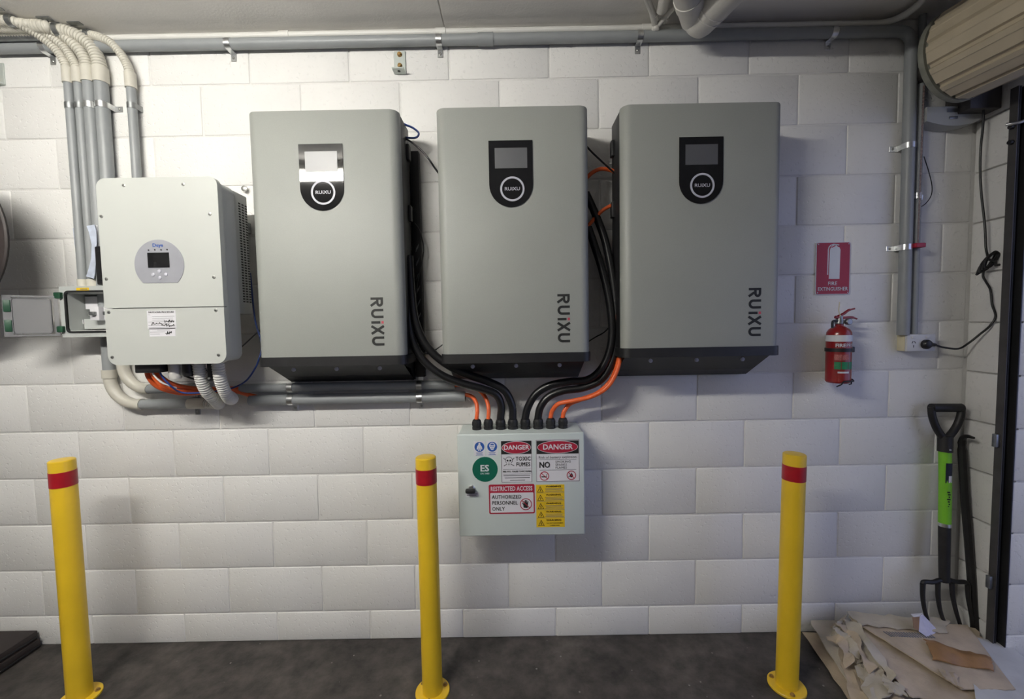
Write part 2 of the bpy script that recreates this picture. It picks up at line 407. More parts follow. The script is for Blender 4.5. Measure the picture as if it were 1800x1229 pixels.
def battery(label, xl, xr, zt, zb, gland=False):
    t = thing('wall_battery', label, 'battery', ((xl + xr) / 2, 0, zb), 'wall batteries')
    yf = -BD; yb = -.062; r = .034
    # grey cover: rounded vertical edges
    prof = [(xl, -.184)] + [(xl + r - r * math.cos(a), yf + r - r * math.sin(a)) for a in [math.pi / 2 * k / 8 for k in range(9)]] \
        + [(xr - r + r * math.sin(a), yf + r - r * math.cos(a)) for a in [math.pi / 2 * k / 8 for k in range(9)]] + [(xr, -.184)]
    bm = bmesh.new()
    vs = [bm.verts.new((p[0], p[1], zb)) for p in prof]; f = bm.faces.new(vs)
    ex = bmesh.ops.extrude_face_region(bm, geom=[f]); tv = [g for g in ex['geom'] if isinstance(g, bmesh.types.BMVert)]
    for v in tv: v.co.z = zt
    te = [e for e in bm.edges if all(v in tv for v in e.verts)]
    bmesh.ops.bevel(bm, geom=te, offset=.004, segments=2, profile=.5, affect='EDGES')
    MB().addbm(bm).build('front_cover', M_batt, t, .5)
    MB().rbox(xl + .0015, xr - .0015, -.186, yb, zb - .01, zt - .002, .003).build('black_chassis', M_blackm, t)
    MB().rbox(xl + .02, xr - .02, yb - .002, -.004, zb - .04, zt - .12, .003).build('wall_mount_plate', M_blackm, t)
    # bottom tray and sloping wall bracket
    tray = [(xl - .004, -.07)] + [(xl - .004 + r - r * math.cos(a), yf - .006 + r - r * math.sin(a)) for a in [math.pi / 2 * k / 6 for k in range(7)]] \
        + [(xr + .004 - r + r * math.sin(a), yf - .006 + r - r * math.cos(a)) for a in [math.pi / 2 * k / 6 for k in range(7)]] + [(xr + .004, -.07)]
    MB().prism(tray, zb - .034, zb, 'z').build('bottom_tray', M_black, t, .5)
    br = thing_part = MB()
    a0, a1 = xl + .016, xr - .016
    br.box(a0, a1, -.012, -.002, 1.114, zb)
    br.build('wall_bracket', M_blackm, t)
    for k, xx in enumerate((a0, a0 + (a1 - a0) * .33, a0 + (a1 - a0) * .67, a1 - .004)):
        MB().prism([(-.004, 1.114), (-.03, 1.116), (-.075, 1.165), (-.20, zb - .03), (-.004, zb - .03)], xx, xx + .004, 'x').build('bracket_gusset', M_blackm, t)
    MB().prism([(-.028, 1.114), (-.030, 1.116), (-.19, zb - .034), (-.186, zb - .034)], a0, a1, 'x').build('bracket_skirt', M_blackm, t)
    for q in (.2, .5, .8):
        xx = xl + (xr - xl) * q
        MB().lathe([(.0075, 0), (.0075, .004), (.004, .0055)], (xx, -.178, zb - .050), 16, 'y').build('bolt_cap', M_ring, t)
    # display
    dx = xl + (xr - xl) * .487; w2 = .0775; zt2 = zt - .118; hh = .152
    out = [(dx - w2, zt2), (dx - w2, zt2 - hh)] + [(dx - w2 * math.cos(a), zt2 - hh - w2 * 1.02 * math.sin(a)) for a in [math.pi * k / 20 for k in range(1, 20)]] + [(dx + w2, zt2 - hh), (dx + w2, zt2)]
    d = MB().prism(out, yf - .003, yf + .002).build('display_panel', M_gloss, t, .5)
    MB().box(dx - .056, dx + .058, yf - .0036, yf - .0028, zt2 - .096, zt2 - .026).build('screen', M_lcd, d)
    zc = zt2 - .168
    MB().ring((dx + .004, zc), .0365, .043, yf - .0042, yf - .0025).build('button_ring', M_ring, d)
    text('RUiXU', .0165, M_ring, d, dx + .004, yf - .0036, zc, bold=.012, sx=1.15)
    global Y0, Y1
    Y0, Y1 = yf - .0006, yf + .001
    lg, dt = MB(), MB(); letter_strokes(lg, dt, xr - .118, zb + .21, .0445, .0086)
    l = lg.build('wordmark', M_ink, t, 0); dt.build('wordmark_dot', M_dotred, l, 0)
    # side detail: cable gland blocks on the chassis flanks
    for sx_, xx in ((1, xr - .004), (-1, xl + .004)):
        for zz in (zt - .10, zt - .33):
            MB().rbox(min(xx, xx + sx_ * .014), max(xx, xx + sx_ * .014), -.105, -.075, zz - .03, zz + .03, .004).build('side_socket', M_black, t)
    return t
battery('silver-grey wall battery beside the white inverter, its display catching lamp glare', -.692, -.156, 2.097, 1.228)
battery('silver-grey wall battery in the middle of the three, above the sticker-covered box', -.024, .516, 2.097, 1.228)
battery('silver-grey wall battery nearest the fire extinguisher, rightmost of the three', .633, 1.204, 2.097, 1.238)
# slotted black rail beside the first battery
rl = thing('slotted_cable_rail', 'slotted black metal rail on the wall right of the first battery', 'rail', (-.145, 0, 1.15))
MB().rbox(-.165, -.128, -.03, -.001, 1.125, 2.03, .002).build('rail_body', M_blackm, rl)
for k in range(7):
    zz = 1.30 + k * .055
    MB().prism([(-.150, zz), (-.140, zz + .018), (-.136, zz + .034), (-.147, zz + .016)], -.0312, -.028).build('rail_slot', M_dgalv, rl)

# ---------------------------------------------------------------- inverter
iv = thing('inverter', 'white wall inverter with oval silver control panel and shutdown label', 'inverter', (-.97, 0, 1.215))
yf = -.28; x0, x1, z0, z1 = -1.178, -.764, 1.214, 1.854; zs = U(285, 541, yf).z
MB().prism(rrect(x0, x1, zs + .0015, z1, .03, 6, (0, 0, 1, 1)), yf, yf + .022).build('upper_cover', M_inv, iv, .5)
MB().prism(rrect(x0, x1, z0, zs - .0015, .034, 6, (1, 1, 0, 0)), yf, yf + .022).build('lower_cover', M_inv, iv, .5)
MB().prism(rrect(x0 + .008, x1 - .004, z0 + .005, z1 - .006, .03, 6), yf + .02, -.188).build('body', M_invside, iv, .5)
hs = MB().rbox(x0 + .02, x1 - .008, -.19, -.105, 1.39, z1 - .016, .006).build('heatsink_housing', M_invside, iv)
vb = MB()
for c in range(3):
    for k in range(38):
        yy = -.160 + c * .019; zz = z1 - .055 - k * .0098
        vb.box(x1 - .0085, x1 - .0072, yy, yy + .011, zz - .0028, zz + .0022)
v = vb.build('vent_slots', M_ink, iv, 0); v['kind'] = 'stuff'
MB().box(x1 - .0080, x1 - .0074, -.256, -.2, 1.42, 1.60).build('side_label', M_paper, iv)
sl = MB()
for k in range(26): sl.box(x1 - .0074, x1 - .0068, -.252, -.206 - .01 * (k % 3), 1.43 + k * .0064, 1.4318 + k * .0064)
MB().box(x1 - .0045, x1 - .0034, -.252, -.246, 1.63, 1.65)
o = sl.build('side_label_print', M_line, iv, 0); o['kind'] = 'stuff'
MB().box(-1.12, -.82, -.105, -.01, 1.72, 1.76).build('wall_hanger', M_dgalv, iv)
MB().lathe([(.011, 0), (.011, .006), (.006, .008)], (*U(428, 331, -.02).xz[:1], -.012, U(428, 331, -.02).z), 14, 'y').build('hanger_bolt', M_bolt, iv)
for (a, b) in ((217.5, 326), (322, 324), (178.5, 380), (369, 376.5), (187, 490.5), (376, 487), (191.5, 549), (379.5, 545.5), (197.5, 628), (384, 624)):
    p = U(a, b, yf)
    s_ = MB().lathe([(.0055, 0), (.0055, .0015), (.0035, .002)], (p.x, yf, p.z), 14, 'y').build('cover_screw', M_bolt, iv)
    MB().box(p.x - .0032, p.x + .0032, yf - .0024, yf - .0018, p.z - .0008, p.z + .0008).build('screw_slot', M_ink, s_)
c = U(280.5, 465.5, yf); R = .0855; fl = -.062
a_s = math.asin(fl / R)
ov = MB().prism([(c.x + R * math.cos(a), c.z + R * math.sin(a)) for a in [a_s + (math.pi - 2 * a_s) * k / 40 for k in range(41)]], yf - .0015, yf + .001).build('control_panel', M_oval, iv, .5)
p = U(279.5, 457.5, yf); MB().box(p.x - .037, p.x + .037, yf - .0028, yf - .001, p.z - .0255, p.z + .0255).build('screen', M_gloss, ov)
p = U(278, 431.5, yf); text('Deye', .0165, M_blue, ov, p.x, yf - .0018, p.z, bold=.02, sx=1.05)
for (a, b) in ((262, 440), (273, 439.5), (284, 439.5), (294.5, 439)):
    p = U(a, b, yf); MB().lathe([(.0024, 0), (.0024, .002)], (p.x, yf - .001, p.z), 10, 'y').build('indicator_light', M_ink, ov)
for (a, b) in ((281, 477), (270, 483), (292.5, 482.5), (282, 488.5)):
    p = U(a, b, yf); MB().lathe([(.006, 0), (.006, .002), (.004, .003)], (p.x, yf - .001, p.z), 14, 'y').build('push_button', M_ring, ov)
def lab(px0, py0, px1, py1, yy, name, m, parent, t=.0006):
    a, b = U(px0, py0, yy), U(px1, py1, yy)
    return MB().box(a.x, b.x, yy - t, yy + .0005, b.z, a.z).build(name, m, parent, 0), a, b
l, a, b = lab(258, 546.5, 310.5, 578, yf, 'shutdown_label', M_paper, iv)
text('SHUTDOWN PROCEDURE', .0085, M_ink, l, (a.x + b.x) / 2, yf - .0009, a.z - .006, bold=.012, sx=.88)
ln = MB()
for k, (q0, q1) in enumerate(((.03, .12), (.18, .95), (.18, .9), (.18, .6), (.03, .95), (.18, .8), (.03, .97), (.03, .97))):
    zz = a.z - .014 - k * .0062; X0 = a.x + (b.x - a.x) * q0; X1 = a.x + (b.x - a.x) * q1; ln.box(X0, X1, yf - .0010, yf - .0006, zz - .0006, zz + .0004)
o = ln.build('label_print', M_line, l, 0); o['kind'] = 'stuff'
hw = MB()
def scribble(px0, px1, py, amp, seedv):
    rs = random.Random(seedv); pts = []
    n = 16
    for k in range(n + 1):
        p = U(px0 + (px1 - px0) * k / n, py + rs.uniform(-amp, amp), yf); pts.append((p.x, p.z))
    hw.stroke(pts, .0016, yf - .0013, yf - .0007)
scribble(289, 306, 565, 3, 1); scribble(266, 288, 569, 2.5, 2); scribble(284, 307, 572, 2.6, 3)
hw.build('handwriting', M_ink, l, 0)
l2, a, b = lab(262.5, 577.5, 309, 591, yf, 'lower_label', M_paper, iv)
ln = MB()
for k, (q0, q1) in enumerate(((.3, .8), (.03, .6), (.03, .4))):
    zz = a.z - .006 - k * .007; ln.box(a.x + (b.x - a.x) * q0, a.x + (b.x - a.x) * q1, yf - .0011, yf - .0006, zz - .0006, zz + .0004)
o = ln.build('label_print', M_line, l2, 0); o['kind'] = 'stuff'
hw = MB(); scribble(291, 302, 585, 3, 5); hw.build('handwriting', M_ink, l2, 0)
# connector block and fittings under the inverter
p = U(267, 648, -.24)
MB().rbox(p.x - .045, p.x + .045, -.26, -.2, p.z - .014, z0 + .004, .004).build('cable_connector', M_black, iv)
for (q, wq, hq, m_) in ((316, .035, .03, M_pvcw), (338, .028, .022, M_black), (331, .02, .018, M_dgalv)):
    p = U(q, 650, -.2); MB().lathe([(wq * .5, -hq), (wq * .6, -hq * .6), (wq * .6, z0 - p.z + .002)], (p.x, -.22, p.z), 16).build('cable_gland', m_, iv)

# ---------------------------------------------------------------- fuse enclosure with open clear door
en = thing('breaker_enclosure', 'small grey breaker enclosure with its clear door swung open', 'enclosure', (-1.33, 0, 1.314))
ex0, ex1, ez0, ez1, ey = -1.512, -1.16, 1.313, 1.510, -.112
eb = MB()
eb.box(ex0, ex1, -.025, -.001, ez0, ez1); eb.box(ex0, ex0 + .026, ey, -.025, ez0 + .026, ez1 - .026); eb.box(ex1 - .026, ex1, ey, -.025, ez0 + .026, ez1 - .026)
eb.box(ex0, ex1, ey, -.025, ez1 - .026, ez1); eb.box(ex0, ex1, ey, -.025, ez0, ez0 + .026)
eb.build('case', M_encl, en)
ri_ = rrect(ex0 + .026, ex1 - .026, ez0 + .024, ez1 - .024, .012, 4)
ro_ = rrect(ex0 + .019, ex1 - .019, ez0 + .017, ez1 - .017, .016, 4)
gk = MB(); n = len(ri_)
gk.add([(x, ey - .003, z) for x, z in ri_] + [(x, ey - .003, z) for x, z in ro_] + [(x, ey + .004, z) for x, z in ri_] + [(x, ey + .004, z) for x, z in ro_],
       [(i, (i + 1) % n, n + (i + 1) % n, n + i) for i in range(n)] + [(2 * n + i, 3 * n + i, 3 * n + (i + 1) % n, 2 * n + (i + 1) % n) for i in range(n)] +
       [(i, 2 * n + i, 2 * n + (i + 1) % n, (i + 1) % n) for i in range(n)] + [(n + i, n + (i + 1) % n, 3 * n + (i + 1) % n, 3 * n + i) for i in range(n)])
gk.build('door_gasket', M_black, en, 0)
MB().box(ex0 + .03, ex1 - .03, -.045, -.026, 1.425, 1.475).build('upper_cover_strip', M_paper, en)
MB().box(ex0 + .03, ex1 - .03, -.055, -.026, 1.345, 1.385).build('lower_cover_strip', M_encl, en)
MB().rbox(ex0 + .03, ex1 - .03, -.038, -.03, 1.398, 1.412, .001).build('mounting_rail', M_galv, en)
for k in range(4):
    xx = ex0 + .085 + k * .055
    bk = MB().rbox(xx, xx + .036, -.085, -.03, 1.378, 1.432, .002).build('circuit_breaker', M_paper, en)
    MB().rbox(xx + .008, xx + .028, -.098, -.084, 1.398, 1.412, .002).build('breaker_switch', M_dgalv, bk)
l, a, b = lab(134, 506, 157, 513.5, ey, 'warning_sticker', M_yel, en)
o = MB().box(a.x + .016, b.x - .006, ey - .001, ey - .0006, (a.z + b.z) / 2 + .001, (a.z + b.z) / 2 + .004).box(a.x + .012, b.x - .006, ey - .001, ey - .0006, (a.z + b.z) / 2 - .004, (a.z + b.z) / 2 - .0026).build('sticker_print', M_line, l, 0)
l, a, b = lab(136.5, 562, 147, 570, -.056, 'inner_tag', M_paper, en)
for zz in (1.475, 1.345):
    MB().rbox(ex0 - .012, ex0 + .014, ey - .012, ey + .004, zz - .012, zz + .012, .003).build('hinge', M_greenp, en)
# door
H0 = Vector((ex0 - .004, ey - .002, 0)); D1 = U(6, 555, -.20); dv = Vector((D1.x - H0.x, -.20 - H0.y, 0)); DW = dv.length; dv.normalize()
dz0, dz1 = 1.320, 1.473
MD = Matrix(((dv.x, -dv.y, 0, H0.x), (dv.y, dv.x, 0, H0.y), (0, 0, 1, 0), (0, 0, 0, 1)))
dr = MB()
for (a, b, c_, d_) in ((0, DW, dz0, dz0 + .007), (0, DW, dz1 - .007, dz1), (0, .012, dz0 + .007, dz1 - .007), (DW - .022, DW, dz0 + .007, dz1 - .007)): dr.box(a, b, -.006, .006, c_, d_)
dr = dr.xf(MD).build('clear_door', M_glass, en, 0)
MB().prism(rrect(.022, DW - .024, dz0 + .012, dz1 - .012, .008, 3), -.004, .004).xf(MD).build('door_pane', M_glass, dr, 0)
b1 = MB()
po_ = rrect(.020, DW - .022, dz0 + .010, dz1 - .010, .009, 3)
b1.stroke([(x, z) for x, z in po_] + [po_[0], po_[1]], .0022, -.0062, .0062); b1.xf(MD).build('door_rim', M_line, dr, 0)
for zz in (dz0 + .04, dz1 - .04):
    MB().rbox(DW - .021, DW - .002, -.010, .010, zz - .022, zz + .022, .003).xf(MD).build('door_latch', M_greenp, dr)

# ---------------------------------------------------------------- pipes and conduits
def saddle(parent, p, r, axis, m=None, ext=1, dist=None):
    """strap clip round a pipe at p (centre), with one ear and a screw; axis = pipe direction 'x' or 'z'"""
    m = m or M_galv; wd = .022; k = MB(); hw_ = wd / 2
    prof = []
    for i in range(13):
        a = math.pi * i / 12; prof.append((math.cos(a) * (r + .0015), -math.sin(a) * (r + .0015)))
    pin = [(x * (r + .0001) / (r + .0015), y * (r + .0001) / (r + .0015)) for x, y in prof]
    wall = -p.y - .0005
    def put(u, v, t):   # u across pipe, v outwards from wall(-y), t along pipe
        return (p.x + t, p.y + v, p.z + u) if axis == 'x' else (p.x + u, p.y + v, p.z + t)
    outer = [(prof[0][0], wall)] + prof + [(prof[-1][0], wall)]; inner = [(pin[0][0], wall)] + pin + [(pin[-1][0], wall)]
    n = len(outer); vs = []
    for t in (-hw_, hw_):
        vs += [put(u, v, t) for u, v in outer] + [put(u, v, t) for u, v in inner]
    fs = []
    for i in range(n - 1):
        fs += [(i, i + 1, 2 * n + i + 1, 2 * n + i), (n + i, 3 * n + i, 3 * n + i + 1, n + i + 1), (i, n + i, n + i + 1, i + 1), (2 * n + i, 2 * n + i + 1, 3 * n + i + 1, 3 * n + i)]
    k.add(vs, fs)
    sg = ext
    e0, e1 = sg * (r), sg * (r + .031)
    a, b = put(min(e0, e1), wall - .0025, -hw_), put(max(e0, e1), wall, hw_)
    k.rbox(min(a[0], b[0]), max(a[0], b[0]), min(a[1], b[1]), max(a[1], b[1]), min(a[2], b[2]), max(a[2], b[2]), .001, 1)
    s_ = k.build('saddle_clip', m, parent)
    c_ = put(sg * (r + .018), wall - .002, 0)
    MB().lathe([(.0052, 0), (.005, .0025), (.003, .004)], c_, 12, 'y').build('screw', M_bolt, s_)
    return s_
def collar(parent, a, b, r, m, name='coupling'): return MB().cyl(a, b, r, 22).build(name, m, parent)

# grey and white runs along the top of the wall
zg = 2.4545; gy = -.026
gp = thing('grey_conduit_run', 'long grey conduit running along the top of the block wall under the ceiling', 'pipe', (0, gy, zg))
bend = [Vector((1.819 - .05 + .05 * math.sin(a), -.026 - .004 * math.sin(a), zg - .05 + .05 * math.cos(a))) for a in [math.pi / 2 * k / 8 for k in range(9)]]
MB().tube([(-2.4, gy, zg)] + bend + [(1.8245, -.03, 1.262)], .0205, 18).build('pipe', M_grey, gp)
for x in (.150,): collar(gp, (x - .03, gy, zg), (x + .03, gy, zg), .0232, M_grey)
for q in (80, 403, 772, 1124, 1463):
    x = U(q, 80, gy).x; saddle(gp, Vector((x, gy, zg)), .0205, 'x', ext=-1)
for (q, r_) in ((257, 0), (435, 0)):
    z = U(1595, q, -.03).z; saddle(gp, Vector((1.8215, -.03, z)), .0205, 'z', ext=-1)
wp = thing('white_conduit_run', 'thin white conduit tucked in the corner of wall and ceiling', 'pipe', (0, -.018, 2.488))
path = [Vector((-2.4, -.018, 2.49)), Vector((-1, -.018, 2.49)), Vector((1.60, -.018, 2.49))] + smoothpath([UZ(1545, 42, 2.49), UZ(1570, 36, 2.49), UZ(1595, 23, 2.49), UZ(1612, 10, 2.49), UZ(1622, 0, 2.49), UZ(1640, -40, 2.49), UZ(1660, -120, 2.49)], 5)
MB().tube(path, .0125, 14).build('pipe', M_white, wp)
for q in (500, 775, 1137): 
    x = U(q, 60, -.018).x; collar(wp, (x - .02, -.018, 2.49), (x + .02, -.018, 2.49), .0150, M_white)
dk = thing('dark_conduit_run', 'dark grey conduit beside the flexible hoses at the top left corner', 'pipe', (-1.9, -.06, 2.47))
MB().tube([(-2.4, -.062, 2.478), (-1.52, -.055, 2.478)], .0165, 14).build('pipe', M_dgalv, dk)
MB().tube([(-2.4, -.10, 2.492), (-1.62, -.095, 2.492)], .0125, 14).build('upper_pipe', M_cream, dk)

# V of white pipes and the stormwater pipe at the ceiling
zv = 2.494
vp = thing('white_branch_pipes', 'pair of thin white pipes forming a V below the ceiling beside the stormwater pipe', 'pipe', (.814, -.03, zv))
J0 = UZ(1152, 46, 2.482)
MB().tube([J0, UZ(1147, 22, zv), UZ(1138, 0, zv), UZ(1105, -90, zv)], .0115, 14).build('left_branch', M_pvcw, vp)
MB().tube([J0 + Vector((.004, 0, -.004)), UZ(1170, 30, zv), UZ(1195, 0, zv), UZ(1262, -90, zv)], .0095, 14).build('right_branch', M_pvcw, vp)
MB().lathe([(.010, -.022), (.015, -.018), (.0155, .012), (.012, .016)], J0, 18).build('elbow', M_pvcw, vp)
collar(vp, UZ(1151.5, 34, zv), UZ(1149, 26, zv), .0145, M_pvcw)
collar(vp, UZ(1166, 37, zv), UZ(1173, 29, zv), .0125, M_pvcw)
sp = thing('white_stub_pipe', 'capped white pipe end on the ceiling between the two V pipes', 'pipe', (.815, -.12, zv))
a_, b_ = UZ(1163, 18, zv), UZ(1169, -8, zv); dd = (b_ - a_).normalized()
MB().tube([a_, a_ + dd * .004, a_ + dd * .9], [.016, .021, .021], 18).build('pipe', M_pvcw, sp)
bp = thing('stormwater_pipe', 'thick white stormwater pipe with elbow hanging below the ceiling', 'pipe', (.95, -.2, 2.39))
zc = 2.450; R = .062
E0 = UZ(1227, 37, zc); dm_ = (UZ(1262, 0, zc) - E0).normalized()
path = [E0 - dm_ * .030, E0 - dm_ * .022, E0 - dm_ * .008, E0 + dm_ * .012, E0 + dm_ * .05, E0 + dm_ * .3, E0 + dm_ * 1.2, E0 + dm_ * 3.0]
MB().tube(path, [R * .45, R * .72, R * .93, R, R, R, R, R], 32).build('pipe', M_pvcw, bp)
for q in (.058, .082): collar(bp, E0 + dm_ * q, E0 + dm_ * (q + .007), R + .0022, M_pvcw, 'joint_ring')
B0 = UZ(1222, 30, zc + .006); db_ = (UZ(1206, -30, zc + .006) - B0).normalized()
MB().tube([B0, B0 + db_ * .05, B0 + db_ * 1.0], .050, 28).build('branch', M_pvcw, bp)
collar(bp, B0 + db_ * .085, B0 + db_ * .125, .0535, M_pvcw, 'socket_collar')

# five vertical conduits at the left, each ending in a flexible hose
def hose(parent, px, r, rib=.0085, m=None, name='flexible_hose'):
    pts = resample(smoothpath(px, 10), rib / 6); n = len(pts); pr = (1.0, 1.02, 1.02, 1.0, .89, .89)
    return MB().tube(pts, [r * pr[k % 6] for k in range(n)], 14).build(name, m or M_cream, parent, .45)
vd = [  # x, radius, top py of collar, hose path pixels (px,py,y)
    (-1.4985, .0165, [(117.5, 122, -.03), (109, 100, -.035), (92, 80, -.048), (69, 62, -.07), (45, 47.5, -.095)], (20, 37), 'leftmost of the four clustered grey conduits, running down into the breaker enclosure', 1.512),
    (-1.459, .0165, [(135, 122, -.03), (128, 104, -.033), (112, 82, -.043), (89, 63.5, -.06), (66, 51, -.08)], (44, 41.5), 'second of the four clustered grey conduits, running down into the breaker enclosure', 1.512),
    (-1.418, .0215, [(153.5, 120, -.03), (149, 102, -.033), (137, 84, -.04), (116, 65, -.052), (96, 53.5, -.064)], (76, 46.5), 'third of the four clustered grey conduits, passing behind the white inverter', 1.36),
    (-1.371, .0225, [(175.5, 121, -.03), (171, 100, -.033), (161, 82, -.038), (142, 66, -.048), (124, 57.5, -.056)], (104, 53.5), 'fourth of the four clustered grey conduits, right beside the inverter top', 1.36),
    (-1.2545, .0155, [(229.5, 130, -.03), (223, 113, -.032), (212, 94, -.036), (197, 77, -.042), (178, 66.5, -.047)], (156, 61.5), 'single grey conduit standing apart behind the top of the white inverter', 1.70)]
for k, (x, r, path, cp, lb, zb) in enumerate(vd):
    t = thing('vertical_conduit', lb, 'pipe', (x, -.03, zb), 'vertical conduits at the left')
    p0_ = U(path[0][0], path[0][1], -.03); ztop = p0_.z
    MB().cyl((x, -.03, zb), (x, -.03, ztop - .03), r, 20).build('pipe', M_grey, t)
    collar(t, (x, -.03, ztop - .055), (x, -.03, ztop + .004), r + .0035, M_cream)
    q = pix(path); q[0] = Vector((x, -.03, ztop)); q = [Vector((x, -.03, ztop - .02))] + q
    ce_ = UZ(*cp, 2.492); q += [ce_, ce_ + Vector((-.08, -.004, .0)), ce_ + Vector((-.2, -.004, 0)), ce_ + Vector((-.45, -.004, 0)), ce_ + Vector((-.9, -.004, 0))]
    hose(t, q, r * 1.02, rib=.0105 if r > .02 else .0085)
    if k < 2: collar(t, (x, -.03, 1.512), (x, -.03, 1.545), r + .003, M_cream)
    zc_ = U(140, 187, -.03).z if k < 4 else U(230, 187, -.03).z
    saddle(t, Vector((x, -.03, zc_)), r, 'z', m=(M_dgalv if k in (0, 1, 4) else M_galv), ext=(-1 if k in (0, 4) else 1))
    if k in (0, 3, 4):   # clip on the ceiling
        c_ = ce_
        cl = MB().tube([c_ + Vector((-.008, 0, 0)), c_ + Vector((.010, 0, 0))], r + .0035, 16).build('ceiling_clip', M_dgalv, t)
        MB().rbox(c_.x - .045, c_.x + .004, c_.y - .04, c_.y - .02, CEIL - .004, CEIL - .0005, .001, 1).build('clip_ear', M_dgalv, cl)

# lower conduits
la = thing('lower_grey_conduit', 'lower of two grey conduits running under the batteries with a cream elbow', 'pipe', (-1.3, -.03, 1.03))
xa = -1.4195; za = 1.032; Re = .115
el = [Vector((xa + Re - Re * math.cos(a), -.03, za + Re - Re * math.sin(a))) for a in [math.pi / 2 * k / 12 for k in range(13)]]
MB().cyl((xa, -.03, za + Re + .03), (xa, -.03, 1.315), .0205, 20).build('riser', M_grey, la)
MB().tube(el, .0215, 20).build('elbow', M_cream, la)
collar(la, (xa, -.03, za + Re - .004), (xa, -.03, za + Re + .03), .0245, M_cream); collar(la, (xa + Re - .004, -.03, za), (xa + Re + .012, -.03, za), .024, M_cream)
xe = U(363, 709, -.03).x
MB().cyl((xa + Re, -.03, za), (xe - .06, -.03, za), .0205, 20).build('left_run', M_grey, la)
collar(la, (xe - .07, -.03, za), (xe, -.03, za), .023, M_cream)
x = U(338, 712, -.03).x; saddle(la, Vector((x, -.03, za)), .021, 'x', m=M_dgalv, ext=-1)
fl1 = [Vector((xe - .01, -.03, za)), Vector((xe + .03, -.032, za - .002)), U(385, 711, -.05), U(378, 704, -.12), U(363, 688, -.17), U(353, 664, -.20), Vector((U(349, 640, -.215).x, -.215, 1.222))]
hose(la, fl1, .0205, .0095, M_white)
lb_ = thing('upper_grey_conduit', 'upper of two grey conduits behind the inverter with a curved cream elbow', 'pipe', (-1.3, -.03, 1.09))
xb = U(216, 640, -.03).x; zb = 1.095; Re = .10
el = [Vector((xb + Re - Re * math.cos(a), -.03, zb + Re - Re * math.sin(a))) for a in [math.pi / 2 * k / 12 for k in range(13)]]
MB().tube([(xb, -.03, 1.3)] + el, .0205, 20).build('elbow', M_cream, lb_)
xe2 = U(372, 690, -.03).x
MB().cyl((xb + Re, -.03, zb), (xe2, -.03, zb), .0185, 20).build('left_run', M_grey, lb_)
x = U(338, 690, -.03).x; saddle(lb_, Vector((x, -.03, zb)), .0185, 'x', m=M_dgalv, ext=-1)
fl2 = [Vector((xe2 - .01, -.03, zb)), Vector((xe2 + .05, -.035, zb - .006)), U(408, 700, -.075), U(404, 702, -.12), U(396, 690, -.165), U(387, 666, -.20), Vector((U(382.5, 640, -.215).x, -.215, 1.222))]
hose(lb_, fl2, .0205, .0095, M_white)
rt = thing('conduit_under_battery', 'upper grey conduit under the first battery, ending behind black cables', 'pipe', (-.4, -.03, 1.092))
xs, xe_ = U(424, 683, -.03).x, U(800, 676, -.03).x
MB().tube([(xs, -.03, 1.090), (xe_, -.03, 1.090)], .0185, 20, cap=True).build('pipe', M_grey, rt)
rt2 = thing('conduit_feeding_orange_cables', 'lower grey conduit under the first battery, orange cables leaving its open end', 'pipe', (-.4, -.03, 1.041))
xs2, xe2_ = U(440, 703, -.03).x, U(818, 698, -.03).x
MB().tube([(xs2, -.03, 1.041), (xe2_, -.03, 1.041)], .0215, 20).build('pipe', M_grey, rt2)
MB().tube([(xe2_ - .002, -.03, 1.041), (xe2_ + .0006, -.03, 1.041)], .0185, 20).build('dark_opening', M_ink, rt2)
for q in (512, 738):
    x = U(q, 690, -.03).x
    saddle(rt, Vector((x, -.03, 1.090)), .0185, 'x', ext=1); saddle(rt2, Vector((x, -.03, 1.041)), .0215, 'x', ext=-1)

# ---------------------------------------------------------------- distribution box with stickers
BX = thing('distribution_box', 'pale grey-green steel box covered in safety stickers with eight cable glands on top', 'electrical box', (.26, 0, .54))
bd = -.178
A_, B_ = U(803, 764, bd), U(1028.5, 941, bd); bx0, bx1, bz1, bz0 = A_.x, B_.x, (U(803, 766, bd).z + U(1026, 758, bd).z) / 2, (U(807, 944, bd).z + U(1029, 940, bd).z) / 2
MB().rbox(bx0 + .002, bx1 - .002, bd + .02, -.002, bz0 + .003, bz1 - .003, .004).build('case', M_boxg, BX)
dm = MB().rbox(bx0, bx1, bd, bd + .0195, bz0, bz1, .005, 3).build('door', M_boxg, BX)
KX = (1.734 + bd) / FPX / 3.613
ctr = U(780 + 500 / 3.613, 640 + 760 / 3.613, bd)
def FX(x): return ctr.x + (x - 500) * KX
def FZ(y): return ctr.z - (y - 760) * KX * 1.005
def lbl(x0, y0, x1, y1, name, m, lift=.0004, parent=None, r=0):
    if r: return MB().prism(rrect(FX(x0), FX(x1), FZ(y1), FZ(y0), r * KX, 4), bd - lift, bd + .001).build(name, m, parent or BX, 0)
    return MB().box(FX(x0), FX(x1), bd - lift, bd + .001, FZ(y1), FZ(y0)).build(name, m, parent or BX, 0)
def bt(s, x, y, hpx, m, parent, bold=.0, sx=1., lift=.0012, align='CENTER', spacing=1.):
    return text(s, hpx * KX / .7, m, parent, FX(x), bd - lift, FZ(y), bold=bold, sx=sx, align=align, spacing=spacing)
def bars(parent, rowsl, th=3, lift=.0011, m=None):
    k = MB()
    for (x0, x1, y) in rowsl:
        k.box(FX(x0), FX(x1), bd - lift, bd, FZ(y + th / 2), FZ(y - th / 2))
    o = k.build('small_print', m or M_line, parent, 0); o['kind'] = 'stuff'; return o
